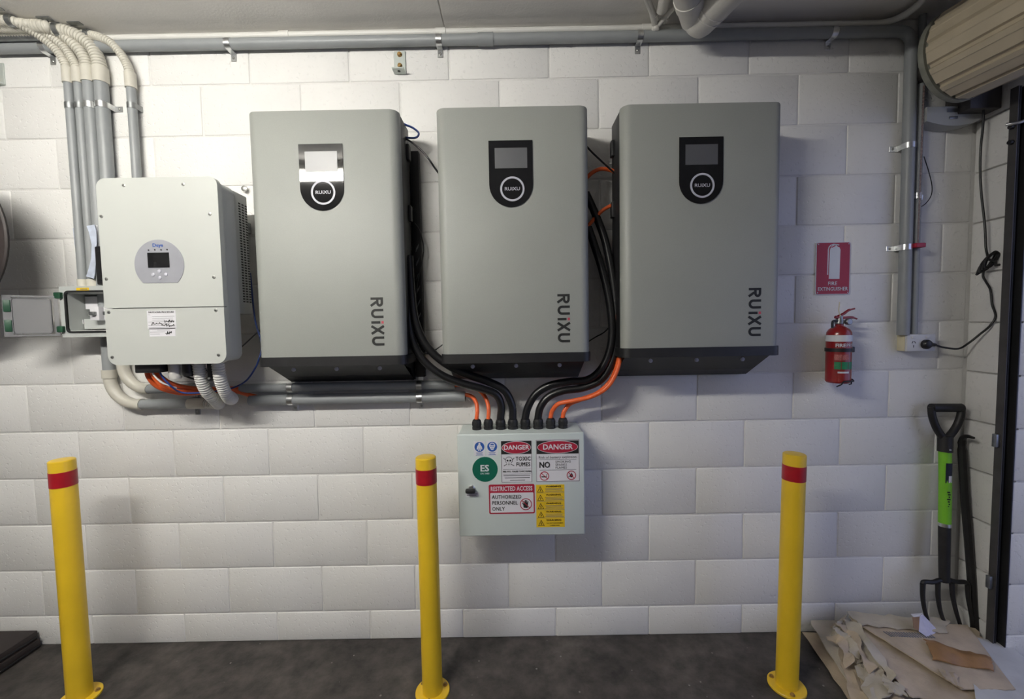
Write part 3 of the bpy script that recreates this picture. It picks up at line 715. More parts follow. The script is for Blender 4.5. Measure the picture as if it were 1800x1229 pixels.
def disc(x, y, r, m, name, parent, lift, r0=0, seg=36, sx=1.):
    if r0: return MB().ring((FX(x), FZ(y)), r0 * KX, r * KX, bd - lift, bd).build(name, m, parent, 0)
    return MB().prism([(FX(x) + sx * r * KX * math.cos(2 * math.pi * k / seg), FZ(y) + r * KX * math.sin(2 * math.pi * k / seg)) for k in range(seg)], bd - lift, bd).build(name, m, parent, 0)
def poly(pts, m, name, parent, lift): return MB().prism([(FX(x), FZ(y)) for x, y in pts], bd - lift, bd).build(name, m, parent, 0)
def strk(lines, wd, m, name, parent, lift):
    k = MB()
    for l_ in lines: k.stroke([(FX(x), FZ(y)) for x, y in l_], wd * KX, bd - lift, bd - lift + .0003)
    return k.build(name, m, parent, 0)
# two blue mandatory stickers
for i, x in enumerate((190, 272)):
    st = lbl(x, 478, x + 72, 573, 'mandatory_sticker', M_paper)
    disc(x + 37, 515, 32, M_blue, 'blue_disc', st, .0008)
    if i == 0:
        poly([(x + 31, 492), (x + 37, 487), (x + 43, 492), (x + 43, 500), (x + 52, 512), (x + 56, 530), (x + 49, 532), (x + 44, 518), (x + 46, 540), (x + 40, 541), (x + 37, 524), (x + 34, 541), (x + 28, 540), (x + 30, 518), (x + 25, 532), (x + 18, 530), (x + 22, 512), (x + 31, 500)], M_paper, 'coverall_symbol', st, .0011)
    else:
        disc(x + 37, 508, 19, M_paper, 'shield_symbol', st, .0011, 14); poly([(x + 22, 505), (x + 52, 505), (x + 52, 520), (x + 44, 535), (x + 30, 535), (x + 22, 520)], M_paper, 'face_symbol', st, .0010)
        strk([[(x + 22, 512), (x + 52, 512)], [(x + 30, 524), (x + 46, 524)]], 4, M_blue, 'face_lines', st, .0014)
    bars(st, [(x + 14, x + 58, 553), (x + 18, x + 54, 561), (x + 12, x + 60, 568)], 2.2, m=M_blue)
es = disc(260, 662, 82, M_green, 'round_green_sticker', BX, .0005)
bt('ES', 257, 656, 42, M_paper, es, .028, 1.02); bt('UN 3480', 258, 690, 11, M_paper, es, .0, 1.0)
# danger stickers
def danger(x0, y0, x1, y1, hb, oy, hpx):
    st = lbl(x0, y0, x1, y1, 'danger_sticker', M_paper)
    strk([[(x0 + 4, y0 + 4), (x1 - 4, y0 + 4), (x1 - 4, y1 - 4), (x0 + 4, y1 - 4), (x0 + 4, y0 + 4), (x1 - 4, y0 + 4)]], 2.2, M_ink, 'border_line', st, .0008)
    e = 5 if x1 - x0 > 250 else 1
    lbl(x0 + e + 2, y0 + e + 4, x1 - e - 2, hb, 'black_header', M_ink, .0009, st)
    cx = (x0 + x1) / 2; rx = (x1 - x0) / 2 - e - 6; ry = (hb - y0 - e) / 2 - 3
    o = MB().prism([(FX(cx) + rx * KX * math.cos(a), FZ(oy) + ry * KX * math.sin(a)) for a in [2 * math.pi * k / 40 for k in range(40)]], bd - .0012, bd).build('oval_rim', M_paper, st, 0)
    MB().prism([(FX(cx) + (rx - 3) * KX * math.cos(a), FZ(oy) + (ry - 3) * KX * math.sin(a)) for a in [2 * math.pi * k / 40 for k in range(40)]], bd - .0015, bd).build('red_oval', M_red, st, 0)
    bt('DANGER', cx, oy, hpx, M_paper, st, .024, .98, .0019)
    return st
d1 = danger(363, 477, 565, 753, 566, 523, 29)
sk = disc(415, 606, 24, M_ink, 'skull_outline', d1, .0009); disc(415, 606, 21, M_paper, 'skull', d1, .0011)
poly([(402, 622), (428, 622), (426, 638), (404, 638)], M_paper, 'jaw', d1, .0012)
for q in (406, 424): disc(q, 607, 6, M_ink, 'eye_socket', d1, .0014)
strk([[(410, 626), (410, 637)], [(415, 626), (415, 637)], [(420, 626), (420, 637)], [(412, 618), (415, 614), (418, 618)]], 2, M_ink, 'teeth', d1, .0015)
strk([[(380, 590), (400, 610)], [(450, 590), (430, 610)], [(382, 642), (402, 630)], [(448, 642), (428, 630)]], 5, M_line, 'crossbones', d1, .0008)
bt('TOXIC', 507, 597, 26, M_ink, d1, .014, .80, spacing=1.08); bt('FUMES', 507, 634, 26, M_ink, d1, .014, .80, spacing=1.08)
bars(d1, [(376, 556, 664), (376, 556, 695)], 1.6); bt('FIRE WILL CAUSE TOXIC FUMES', 466, 679, 10.5, M_ink, d1, .012, .86)
bars(d1, [(378, 552, 705), (386, 548, 720), (420, 518, 736)], 4)
d2 = danger(588, 474, 872, 752, 568, 524, 34)
bt('Risk of battery explosion', 729, 590, 17, M_line, d2, .0, 1.0); bars(d2, [(612, 848, 606), (612, 848, 673)], 2)
bt('NO', 645, 641, 38, M_ink, d2, .026, .82); 
for s_, y in (('SMOKING', 620), ('SPARKS', 640), ('FLAMES', 659)): bt(s_, 714, y, 14, M_line, d2, .004, 1.08, align='LEFT', spacing=1.05)
for (cx, cy) in ((643, 712), (817, 710)):
    disc(cx, cy, 30, M_red, 'prohibition_ring', d2, .0012, 25)
    if cx < 700:
        lbl(cx - 20, cy + 2, cx + 14, cy + 9, 'cigarette', M_ink, .0009, d2); strk([[(cx + 16, cy + 2), (cx + 12, cy - 6), (cx + 20, cy - 14)]], 2.5, M_ink, 'smoke', d2, .0010)
        strk([[(cx - 18, cy - 18), (cx + 18, cy + 18)]], 4.5, M_red, 'prohibition_bar', d2, .0013)
    else:
        poly([(cx - 4, cy + 14), (cx - 12, cy + 4), (cx - 8, cy - 8), (cx - 4, cy - 2), (cx, cy - 18), (cx + 8, cy - 6), (cx + 12, cy + 4), (cx + 6, cy + 14)], M_ink, 'flame', d2, .0009)
        strk([[(cx - 20, cy + 12), (cx + 2, cy + 2)]], 4, M_ink, 'match', d2, .0010)
        strk([[(cx - 18, cy - 18), (cx + 18, cy + 18)]], 4.5, M_red, 'prohibition_bar', d2, .0013)
ra = lbl(281, 763, 578, 957, 'restricted_access_sticker', M_red, .0004, r=10)
lbl(290, 818, 570, 948, 'white_field', M_paper, .0007, ra, 5)
bt('RESTRICTED ACCESS', 428, 792, 29, M_paper, ra, .014, .70)
for s_, y in (('AUTHORIZED', 846), ('PERSONNEL', 885), ('ONLY', 924)): bt(s_, 300, y, 24, M_ink, ra, .012, .87, align='LEFT', spacing=1.04)
disc(520, 895, 39, M_red, 'prohibition_ring', ra, .0012, 34)
poly([(505, 918), (503, 900), (496, 888), (500, 884), (507, 892), (506, 874), (511, 873), (513, 888), (514, 868), (519, 867), (520, 887), (523, 868), (528, 869), (527, 888), (533, 874), (537, 876), (533, 896), (534, 908), (530, 920)], M_ink, 'raised_hand', ra, .0010)
strk([[(494, 870), (546, 921)]], 5, M_red, 'prohibition_bar', ra, .0014)
wy = lbl(587, 769, 771, 1050, 'warning_label_strip', M_yel, .0004)
for k in range(5):
    y = 780 + k * 55.5
    bt('WARNING', 700, y + 1, 10.5, M_ink, wy, .02, 1.35)
    poly([(594 + k, y + 38), (614 + k, y - 2), (636 + k, y + 38)], M_ink, 'triangle_rim', wy, .0008); poly([(599 + k, y + 35), (614 + k, y + 5), (631 + k, y + 35)], M_yel, 'triangle', wy, .0010)
    strk([[(618 + k, y + 12), (610 + k, y + 22), (618 + k, y + 22), (613 + k, y + 33)]], 3, M_ink, 'bolt_symbol', wy, .0013)
    bars(wy, [(645, 762, y + 16), (650, 756, y + 25), (645, 765, y + 34)][:3 if k < 4 else 0], 2.6)
    if k: bars(wy, [(590, 770, y - 13)], 1.5)
bt('DO NOT DISCONNECT', 706, 1023, 7, M_ink, wy, .0, 1.0); bt('UNDER LOAD', 706, 1038, 7, M_ink, wy, .0, 1.0)
lk = MB().lathe([(.0125, 0), (.0125, .006), (.010, .009)], (FX(170), bd, FZ(783)), 20, 'y').build('lock', M_galv, BX)
MB().rbox(FX(133), FX(197), bd - .024, bd - .008, FZ(806), FZ(778), .005).build('lock_knob', M_black, lk)
lt = lbl(132, 812, 216, 838, 'lock_label', M_paper); bars(lt, [(138, 208, 822), (138, 200, 831)], 4)
# glands
gx = []
for i, q in enumerate((838, 858.5, 880, 901.5, 923.5, 946, 968, 989.5)):
    p = U(q, 744, -.09); gx.append(p.x)
    rr = .0200 if i in (2, 3, 4, 5) else .0185
    g_ = MB().lathe([(rr, 0), (rr, .011), (rr * .92, .012), (rr * .96, .014), (rr * .96, .030), (rr * .86, .037), (rr * .62, .041)], (p.x, -.09, bz1 - .003), 20).build('cable_gland', M_black, BX, .5)
    rg = MB()
    for k in range(12):
        a = 2 * math.pi * k / 12; rg.box(p.x + rr * .95 * math.cos(a) - .0012, p.x + rr * .95 * math.cos(a) + .0012, -.09 + rr * .95 * math.sin(a) - .0012, -.09 + rr * .95 * math.sin(a) + .0012, bz1 + .012, bz1 + .026)
    o = rg.build('gland_ribs', M_black, g_, 0); o['kind'] = 'stuff'
gz = bz1 + .028

# ---------------------------------------------------------------- cables
def cable(name, label, px, r, m, start=None, end=None, group=None, seg=12):
    q = pix(px)
    if start is not None: q = [Vector(start)] + q
    if end is not None: q = q + [Vector(end)]
    o = MB().tube(smoothpath(q, 7), r, seg).build(name, m)
    return tag(o, label, 'cable', group)
GY = -.09
gl = lambda i: [Vector((gx[i], GY, gz)), Vector((gx[i], GY, gz + .012))]
g4 = 'thick black battery cables'
def cab2(name, label, i, px, r, m, group):
    q = gl(i) + pix(px); return tag(MB().tube(smoothpath(q, 7), r, 14).build(name, m), label, 'cable', group)
cab2('black_cable', 'thick black cable sweeping left from the fourth gland to the first battery', 3, [(900, 712, -.09), (886, 686, -.095), (858, 671, -.10), (815, 656, -.11), (780, 637, -.115), (752, 611, -.12), (736, 582, -.12), (727, 550, -.12), (722, 500, -.118), (719, 450, -.115)], .0155, M_cable, g4)
cab2('black_cable', 'thick black cable below its twin, from third gland to the first battery', 2, [(881, 713, -.09), (872, 694, -.098), (848, 684, -.108), (808, 673, -.118), (772, 657, -.125), (744, 633, -.13), (727, 604, -.13), (719, 572, -.128), (715, 530, -.12), (712, 480, -.11)], .0155, M_cable, g4)
cab2('black_cable', 'thick black cable from fifth gland sweeping right and up behind the middle battery', 4, [(928, 716, -.09), (942, 693, -.092), (966, 678, -.095), (1000, 671, -.10), (1032, 668, -.105), (1055, 651, -.11), (1070, 622, -.112), (1076, 585, -.112), (1072, 535, -.11), (1060, 480, -.10), (1046, 435, -.09), (1034, 400, -.08)], .0150, M_cable, g4)
cab2('black_cable', 'thick black cable from sixth gland sweeping right and up between the batteries', 5, [(950, 716, -.09), (964, 698, -.09), (990, 687, -.092), (1025, 682, -.097), (1056, 668, -.102), (1074, 640, -.104), (1083, 600, -.104), (1083, 550, -.104), (1077, 490, -.10), (1064, 425, -.09), (1048, 380, -.08), (1030, 340, -.07)], .0150, M_cable, g4)
g5 = 'orange battery cables'
cab2('orange_cable', 'orange cable from seventh gland looping right and up past the third battery', 6, [(971, 722, -.09), (982, 710, -.10), (1005, 705, -.115), (1040, 697, -.125), (1068, 680, -.13), (1085, 650, -.13), (1091, 615, -.128), (1089, 580, -.12), (1084, 550, -.11), (1078, 520, -.09)], .0088, M_orange, g5)
cab2('orange_cable', 'orange cable from the eighth gland tucked behind its neighbour', 7, [(992, 723, -.09), (1002, 710, -.085), (1022, 702, -.09), (1052, 690, -.105), (1074, 668, -.11), (1087, 635, -.112), (1090, 600, -.11), (1087, 565, -.10), (1080, 530, -.085)], .0088, M_orange, g5)
cab2('orange_cable', 'short orange cable from the first gland into the lower conduit end', 0, [(839, 722, -.085), (837, 708, -.07), (829, 697, -.05), (816, 694, -.035), (800, 695, -.03)], .0080, M_orange, g5)
cab2('orange_cable', 'short orange cable from the second gland up behind the black cables', 1, [(859, 722, -.085), (857, 708, -.07), (850, 694, -.05), (838, 684, -.035), (815, 678, -.03), (800, 677, -.03)], .0080, M_orange, g5)
cable('orange_loop', 'upper thin orange loop between the middle and third batteries', [(1028, 316, -.09), (1042, 303, -.10), (1058, 297, -.10), (1080, 302, -.09), (1095, 316, -.08)], .0075, M_orange, group=g5)
cable('orange_loop', 'lower thin orange loop between the middle and third batteries', [(1030, 402, -.07), (1047, 382, -.085), (1062, 368, -.09), (1080, 359, -.085), (1100, 352, -.08)], .0070, M_orange, group=g5)
cable('data_cable', 'thin black cable slanting between the middle and third batteries near their tops', [(1025, 250, -.10), (1040, 267, -.11), (1058, 284, -.11), (1078, 302, -.10), (1090, 312, -.09)], .0035, M_cable)
cable('data_cable', 'thin dark blue looped cable at the top right of the first battery', [(700, 212, -.12), (712, 219, -.11), (726, 225, -.10), (736, 234, -.095), (731, 242, -.095), (715, 242, -.10), (700, 238, -.11)], .0038, M_bluec)
cable('data_cable', 'thin black cable curving from the first battery to the middle one', [(704, 240, -.10), (722, 249, -.10), (740, 264, -.10), (754, 280, -.10), (764, 295, -.09), (775, 310, -.085)], .0036, M_cable)
cable('data_cable', 'thin black cable bulging from the slotted rail beside the first battery', [(728, 392, -.05), (737, 405, -.05), (744, 430, -.045), (743, 455, -.045), (735, 490, -.05), (728, 540, -.05)], .0025, M_cable)
cable('data_cable', 'thin dark cable low between the middle and third batteries', [(1035, 600, -.08), (1048, 592, -.06), (1062, 584, -.05), (1080, 566, -.06)], .0025, M_cable)
cable('data_cable', 'thin dark cable dipping between the first and middle battery bottoms', [(738, 618, -.09), (752, 622, -.08), (764, 616, -.08), (778, 606, -.08)], .0025, M_cable)
# inverter cables
g6 = 'orange inverter cables'
cable('orange_cable', 'front orange cable hanging from the inverter and entering the lower conduit', [(258, 650, -.225), (262, 664, -.22), (276, 679, -.20), (300, 688, -.17), (330, 692, -.13), (370, 688, -.09), (405, 686, -.055), (440, 695, -.03), (470, 702, -.03)], .0085, M_orange, group=g6)
cable('orange_cable', 'rear orange cable hanging from the inverter and entering the upper conduit', [(274, 648, -.225), (280, 660, -.215), (298, 673, -.19), (325, 681, -.15), (360, 684, -.11), (395, 683, -.06), (425, 683, -.033), (455, 682, -.03)], .0085, M_orange, group=g6)
cable('orange_cable', 'middle orange cable under the inverter, partly hidden by the front one', [(267, 650, -.235), (272, 664, -.23), (288, 680, -.21), (315, 688, -.17), (345, 688, -.13), (385, 684, -.085), (420, 688, -.04), (445, 697, -.028), (475, 703, -.025)], .0075, M_orange, group=g6)
cable('blue_cable', 'thin blue wire under the inverter rising to the first battery tray', [(278, 648, -.235), (286, 663, -.235), (302, 680, -.22), (319, 690, -.19), (345, 691, -.165), (378, 688, -.12), (409, 682, -.10), (432, 670, -.10), (447, 650, -.11), (455, 632, -.12), (460, 605, -.10), (448, 560, -.09), (440, 480, -.09)], .0032, M_bluec)
cable('black_loop', 'thin black cable loop under the inverter between orange cables and grey hose', [(312, 642, -.22), (318, 655, -.21), (333, 664, -.20), (350, 666, -.19), (362, 655, -.19), (358, 642, -.20)], .0035, M_cable)
cable('white_wire', 'thin white wire hanging beside the orange inverter cables', [(266, 648, -.245), (270, 659, -.245), (282, 671, -.24), (294, 677, -.23), (310, 682, -.20)], .0028, M_white)
cable('grey_cable', 'thin grey cable in the gap between inverter and first battery', [(425, 610, -.06), (440, 596, -.05), (452, 585, -.05), (470, 570, -.07)], .0025, M_line)
pc = thing('black_splice_block', 'small black connector block hanging under the inverter beside the hose', 'connector', U(372, 652, -.2))
p = U(371, 655, -.20); MB().rbox(p.x - .008, p.x + .010, -.21, -.19, p.z - .03, 1.216, .003).build('block', M_black, pc)
MB().lathe([(.004, 0), (.004, .004)], (p.x + .001, -.21, p.z - .02), 10, 'y').build('block_screw', M_bolt, pc)
# papers and black box tucked behind the conduits
pa = thing('paper_sheets', 'curled white and blue papers tucked behind the conduits above the enclosure', 'paper', U(160, 460, -.06))
def strip(px, m, name, parent, th=.0012):
    v = []; f = []
    n = len(px)
    for (a, b, y, c_, d_, y2) in px: v += [U(a, b, y), U(c_, d_, y2)]
    for i in range(n - 1): f.append((2 * i, 2 * i + 1, 2 * i + 3, 2 * i + 2))
    k = len(v); v += [q + Vector((.0, th, 0)) for q in v]; f += [tuple(reversed([q + k for q in g])) for g in f]
    return MB().add(v, f).build(name, m, parent, .8)
strip([(152, 397, -.055, 166, 395, -.055), (156, 408, -.06, 169, 405, -.058), (161, 430, -.065, 170, 425, -.06), (160, 455, -.065, 169, 450, -.06), (155, 475, -.06, 167, 480, -.058), (151, 486, -.055, 165, 490, -.058)], M_sheet, 'front_sheet', pa)
strip([(164, 395, -.05, 171, 396, -.05), (166, 430, -.05, 173, 430, -.05), (166, 485, -.05, 172, 485, -.05)], M_paper, 'middle_sheet', pa)
strip([(128, 401, -.012, 140, 400, -.012), (131, 430, -.012, 140, 430, -.012), (136, 462, -.012, 142, 462, -.012)], M_sheet, 'rear_sheet', pa)
bb = thing('black_isolator_box', 'black plastic box peeking out behind the inverter above the enclosure', 'isolator', U(176, 470, -.05))
a, b = U(167, 433, -.07), U(185, 501, -.07)
MB().rbox(a.x, a.x + .2, -.075, -.001, max(b.z, 1.512), a.z, .006).build('case', M_black, bb); MB().rbox(a.x + .012, a.x + .19, -.08, -.074, max(b.z, 1.512) + .02, a.z - .02, .003).build('cover', M_black, bb)

# ---------------------------------------------------------------- angle brackets on the wall
def angle_bracket(label, cx, zt, hgt=.088, wd=.046, down=True):
    t = thing('angle_bracket', label, 'bracket', (cx, 0, zt - hgt), 'wall angle brackets')
    MB().rbox(cx - wd / 2, cx + wd / 2, -.006, 0, zt - hgt, zt, .0012, 1).build('back_plate', M_agalv, t)
    MB().rbox(cx - wd / 2 - .001, cx + wd / 2, -.042, -.001, zt - hgt - .001, zt - hgt + .005, .0012, 1).build('foot_plate', M_agalv, t)
    for zz in (zt - .015, zt - .058):
        b_ = MB().lathe([(.0095, 0), (.0095, .003), (.0065, .0035), (.0065, .009), (.004, .010)], (cx, -.006, zz), 6 + 8, 'y').build('bolt', M_rust, t)
    MB().lathe([(.006, -.0008), (.006, .0)], (cx, -.024, zt - hgt - .001), 14).build('hole', M_ink, t)
M_agalv = mat('pale_zinc_plate', (.52, .56, .53), .45, metal=.35, var=.06, vscale=30)
angle_bracket('small zinc angle bracket with two bolts on the wall above the first two batteries', U(703.5, 110, 0).x, U(703, 91, 0).z)
angle_bracket('zinc bracket plate cut off by the left photo edge near the ceiling', U(-2, 130, 0).x, U(0, 112, 0).z, .085, .052)

# ---------------------------------------------------------------- dark reel at the left edge, slabs on the floor
re = thing('wall_reel', 'large dark round reel on the wall, cut off by the left photo edge', 'reel', (-1.82, -.05, 1.36))
MB().lathe([(.30, -.012), (.302, -.004), (.296, 0), (.17, .006), (.10, .012)], (-1.848, -.24, 1.676), 56, 'y').build('front_disc', M_rubber, re, .5)
MB().lathe([(.10, 0), (.10, .11)], (-1.85, -.13, 1.676), 40, 'y').build('hub_drum', M_black, re, .5)
MB().rbox(-2.0, -1.95, -.16, -.002, 1.63, 1.70, .004).build('wall_arm', M_dgalv, re); MB().rbox(-1.99, -1.82, -.165, -.135, 1.64, 1.69, .004).build('cross_arm', M_dgalv, re)
MB().lathe([(.05, 0), (.045, .02)], (-1.848, -.25, 1.676), 24, 'y').build('front_hub', M_dgalv, re, .5)
for k, (xx, yy, z0_, z1_, lb2) in enumerate(((-1.812, -.66, FLOOR, .026, 'lower of two dark boards stacked on the floor at the left wall'), (-1.822, -.64, .026, .062, 'upper of two dark boards stacked on the floor at the left wall'))):
    bo = thing('dark_board', lb2, 'board', (-2.2, -.3, z0_), 'stacked dark boards')
    MB().rbox(-2.7, xx, yy, -.012, z0_ + .001, z1_, .003).build('board', M_rubber, bo)
    MB().rbox(-2.69, xx + .004, yy + .01, -.016, z0_ + .008, z0_ + .014, .001).build('edge_lip', M_black, bo)

# ---------------------------------------------------------------- bollards
def bollard(label, x, ht, lean=0., rot=0.):
    t = thing('bollard', label, 'bollard', (x, -.267, FLOOR), 'yellow bollards')
    r = .0363; c = (x, -.267, FLOOR); h = ht - FLOOR
    MB().lathe([(r, .006), (r, h - .006), (r * .985, h - .003), (r * .9, h - .0005), (r * .5, h + .001), (.001, h + .0015)], c, 40).build('post', M_yellow, t, .5)
    MB().lathe([(r + .0009, h - .094), (r + .0009, h - .040)], c, 40).build('reflective_band', M_band, t, .5)
    MB().lathe([(.062, 0), (.062, .006), (.060, .008), (r, .0085)], c, 40).build('base_flange', M_yellow, t, .5)
    for k in range(3):
        a = rot + k * 2 * math.pi / 3; q = (x + .0485 * math.cos(a), -.267 + .0485 * math.sin(a), FLOOR + .0085)
        b_ = MB().lathe([(.0085, 0), (.0085, .0015), (.0055, .002), (.0055, .0065), (.003, .0075)], q, 12).build('anchor_bolt', M_rust, t)
    t.rotation_euler = (0, lean, 0)
    return t
bollard('yellow bollard with red band in front of the inverter, leftmost of three', -1.381, .880, 0, .5)
bollard('yellow bollard with red band just left of the stickered box, in the middle', -.0825, .868, 0, .45)
bollard('yellow bollard with red band beside the cardboard pile, rightmost of three', 1.2185, .856, .0145, 2.4)

# ---------------------------------------------------------------- fire extinguisher and sign
fx = thing('fire_extinguisher', 'small red fire extinguisher with white band hung on a wall bracket', 'fire extinguisher', (1.535, -.065, 1.07))
cx, cy, z0, r = 1.534, -.068, 1.078, .0425; zt = U(1474, 590, -.11).z
MB().lathe([(r * .9, 0), (r, .006), (r, zt - z0), (r * .96, zt - z0 + .012), (r * .8, zt - z0 + .024), (r * .5, zt - z0 + .033), (.014, zt - z0 + .037), (.014, zt - z0 + .05)], (cx, cy, z0), 40).build('cylinder', M_extr, fx, .5)
def zband(p): return U(1474, p, -.112).z
MB().lathe([(r + .0006, zband(601) - z0), (r + .0006, zband(589.5) - z0)], (cx, cy, z0), 40).build('white_band', M_signw, fx, .5)
lbx = MB()
fr = -math.pi / 2 - .35
text('FIRE', .0185, M_signw, fx, 0, 0, zband(608), bold=.03, sx=1.0, bend=(cx, cy, r + .0006, fr - .17)); text('PRO', .0185, M_signw, fx, 0, 0, zband(608), bold=-.004, sx=.95, bend=(cx, cy, r + .0006, fr + .66))
def patch(a0, a1, za, zb_, m, name, par, lift=.0007):
    k = MB(); n = 10; vs = []
    for i in range(n + 1):
        a = a0 + (a1 - a0) * i / n
        for (rr, zz) in ((r + lift, za), (r + lift, zb_), (r - .001, zb_), (r - .001, za)): vs.append((cx + rr * math.cos(a), cy + rr * math.sin(a), zz))
    fs = []
    for i in range(n):
        for j in range(4): fs.append((4 * i + j, 4 * i + (j + 1) % 4, 4 * i + 4 + (j + 1) % 4, 4 * i + 4 + j))
    fs += [(0, 1, 2, 3), (4 * n + 3, 4 * n + 2, 4 * n + 1, 4 * n)]
    return k.add(vs, fs).build(name, m, par, .6)
for k in range(3): patch(fr - .62 + k * .56, fr - .12 + k * .56, zband(650), zband(637), M_green2 if 'M_green2' in globals() else mat('pictogram_green', (.01, .20, .08), .45), 'green_pictogram', fx)
for k in range(2): patch(fr - .62 + k * .6, fr - .08 + k * .6, zband(634), zband(624), mat('label_red_print', (.40, .12, .11), .5, var=.4, vscale=260), 'instruction_panel', fx)
patch(fr - .35, fr + .55, zband(657), zband(654), M_signw, 'fine_print', fx)
st = MB().lathe([(r + .003, -.007), (r + .003, .007)], (cx, cy, zband(616)), 40).build('strap', M_black, fx, .5)
MB().rbox(cx + r - .006, cx + r + .014, cy - .012, cy + .012, zband(616) - .011, zband(616) + .011, .003).build('strap_buckle', M_black, st)
MB().rbox(cx - .004, cx + .022, -.027, -.001, z0 + .01, zt, .002).build('wall_bracket', M_black, fx)
pw = [(cx - .028, cy - r * .72, z0 - .012), (cx - .022, cy - r - .003, z0 - .002), (cx - .01, cy - r - .004, z0 + .010), (cx + .026, cy - r - .002, z0 + .010), (cx + .045, cy - .01, z0 + .014), (cx + .046, cy - .01, z0 - .004), (cx + .03, cy - .02, z0 - .006)]
MB().tube(smoothpath(pw, 5), .0026, 8).build('wire_foot', M_black, fx)
zn = zt + .046
MB().lathe([(.013, 0), (.016, .004), (.016, .016), (.012, .022), (.012, .034)], (cx, cy, zn - .004), 20).build('valve', M_dgalv, fx)
MB().lathe([(.0125, 0), (.0125, .012), (.010, .014)], (cx + .022, cy - .012, zn + .007), 20, 'y').build('pressure_gauge', M_dgalv, fx)
hz = MB().tube(smoothpath([(cx - .008, cy - .006, zn + .010), (cx - .028, cy - .008, zn + .011), (cx - .033, cy - .008, zn + .004), (cx - .033, cy - .008, zn - .016)], 5), .0045, 10).build('discharge_nozzle', M_black, fx)
MB().tube(smoothpath([(cx - .02, cy - .004, zn + .026), (cx + .01, cy - .004, zn + .023), (cx + .045, cy - .004, zn + .024), (cx + .066, cy - .004, zn + .018)], 5), [.006] * 6 + [.005] * 6 + [.0035] * 4, 10).build('carry_handle', M_extr, fx)
MB().tube(smoothpath([(cx - .01, cy - .004, zn + .028), (cx + .012, cy - .004, zn + .038), (cx + .032, cy - .004, zn + .052), (cx + .056, cy - .004, zn + .058)], 5), [.0055] * 8 + [.005] * 4 + [.0035] * 4, 10).build('squeeze_lever', M_extr, fx)
MB().tube(smoothpath([(cx - .006, cy - .014, zn + .03), (cx - .014, cy - .014, zn + .05), (cx - .010, cy - .012, zn + .085)], 5), .0018, 8).build('safety_tag', M_sock, fx)
sg = thing('fire_extinguisher_sign', 'red fire extinguisher sign with white pictogram on the wall above the extinguisher', 'sign', U(1463, 470, 0))
a, b = U(1434.5, 426, -.004), U(1493, 517.5, -.004); sx0, sx1, sz1, sz0 = a.x, b.x, a.z, b.z
sx0 = (U(1434.5, 426, -.004).x + U(1433, 516, -.004).x) / 2
MB().prism(rrect(sx0, sx1, sz0, sz1, .007, 4), -.0045, -.0025).build('white_edge', M_signw, sg, 0)
MB().prism(rrect(sx0 + .003, sx1 - .003, sz0 + .003, sz1 - .003, .006, 4), -.0052, -.0035).build('red_plate', M_fred, sg, 0)
w_ = sx1 - sx0; h_ = sz1 - sz0
def SX(q): return sx0 + w_ * q
def SZ(q): return sz1 - h_ * q
MB().prism([(SX(.38), SZ(.70)), (SX(.69), SZ(.70)), (SX(.70), SZ(.15)), (SX(.66), SZ(.085)), (SX(.58), SZ(.05)), (SX(.49), SZ(.05)), (SX(.43), SZ(.09)), (SX(.395), SZ(.15))], -.0058, -.0045).build('pictogram_body', M_signw, sg, 0)
k = MB(); k.stroke([(SX(.345), SZ(.62)), (SX(.35), SZ(.15)), (SX(.37), SZ(.095)), (SX(.42), SZ(.06)), (SX(.50), SZ(.045)), (SX(.66), SZ(.06))], .004, -.0058, -.0045); k.build('pictogram_hose', M_signw, sg, 0)
k = MB(); k.stroke([(SX(.44), SZ(.105)), (SX(.55), SZ(.07))], .004, -.0062, -.0055); k.stroke([(SX(.60), SZ(.07)), (SX(.70), SZ(.105))], .004, -.0062, -.0055); k.build('pictogram_gap', M_fred, sg, 0)
text('FIRE', .021, M_signw, sg, SX(.49), -.0058, SZ(.79), bold=.008, sx=1.0); text('EXTINGUISHER', .021, M_signw, sg, SX(.5), -.0058, SZ(.895), bold=.008, sx=.86)
for (a, b) in ((.06, .04), (.94, .04), (.06, .96), (.94, .96)): MB().lathe([(.0022, 0), (.0022, .0014)], (SX(a), -.005, SZ(b)), 10, 'y').build('corner_screw', M_bolt, sg)

# ---------------------------------------------------------------- power point, second pipe, chain
p2 = thing('narrow_grey_conduit', 'narrow grey conduit right of the thick one, down to the power point', 'pipe', (1.872, -.02, 1.26))
MB().tube([(1.868, -.022, CEIL), (1.8735, -.022, 1.262)], .0125, 16).build('pipe', M_grey, p2)
z = U(1611, 345, -.02).z; saddle(p2, Vector((1.870, -.022, z)), .0125, 'z', ext=1)
so = thing('power_point', 'white double power point on a cream mounting block below two conduits', 'power point', (1.885, 0, 1.19))
s0 = U(1594.5, 588, -.046); s1 = U(1642, 617, -.046)
MB().rbox(s0.x, s1.x + .004, -.036, -.001, s1.z, s0.z, .003).build('mounting_block', M_sock, so)
fp = MB().rbox(s0.x, s1.x + .004, -.047, -.036, s1.z, s0.z, .003).build('face_plate', M_sockw, so)
for (dx_, dz_, an) in ((.022, .002, .5), (.032, .002, -.5), (.027, -.014, 0)):
    q = MB().box(-.0012, .0012, -.0005, .0006, -.005, .005); q.xf(Matrix.Translation((s0.x + dx_, -.047, (s0.z + s1.z) / 2 + dz_)) @ Matrix.Rotation(an, 4, 'Y')).build('socket_slot', M_ink, fp)
for dx_ in (.018, .075): MB().rbox(s0.x + dx_, s0.x + dx_ + .016, -.050, -.046, s0.z - .017, s0.z - .008, .001, 1).build('rocker_switch', M_sockw, fp)
pg = U(1632, 605.5, -.06)
lead = thing('power_lead', 'black power lead plugged into the power point, bundled beside the door rail', 'cable', pg)
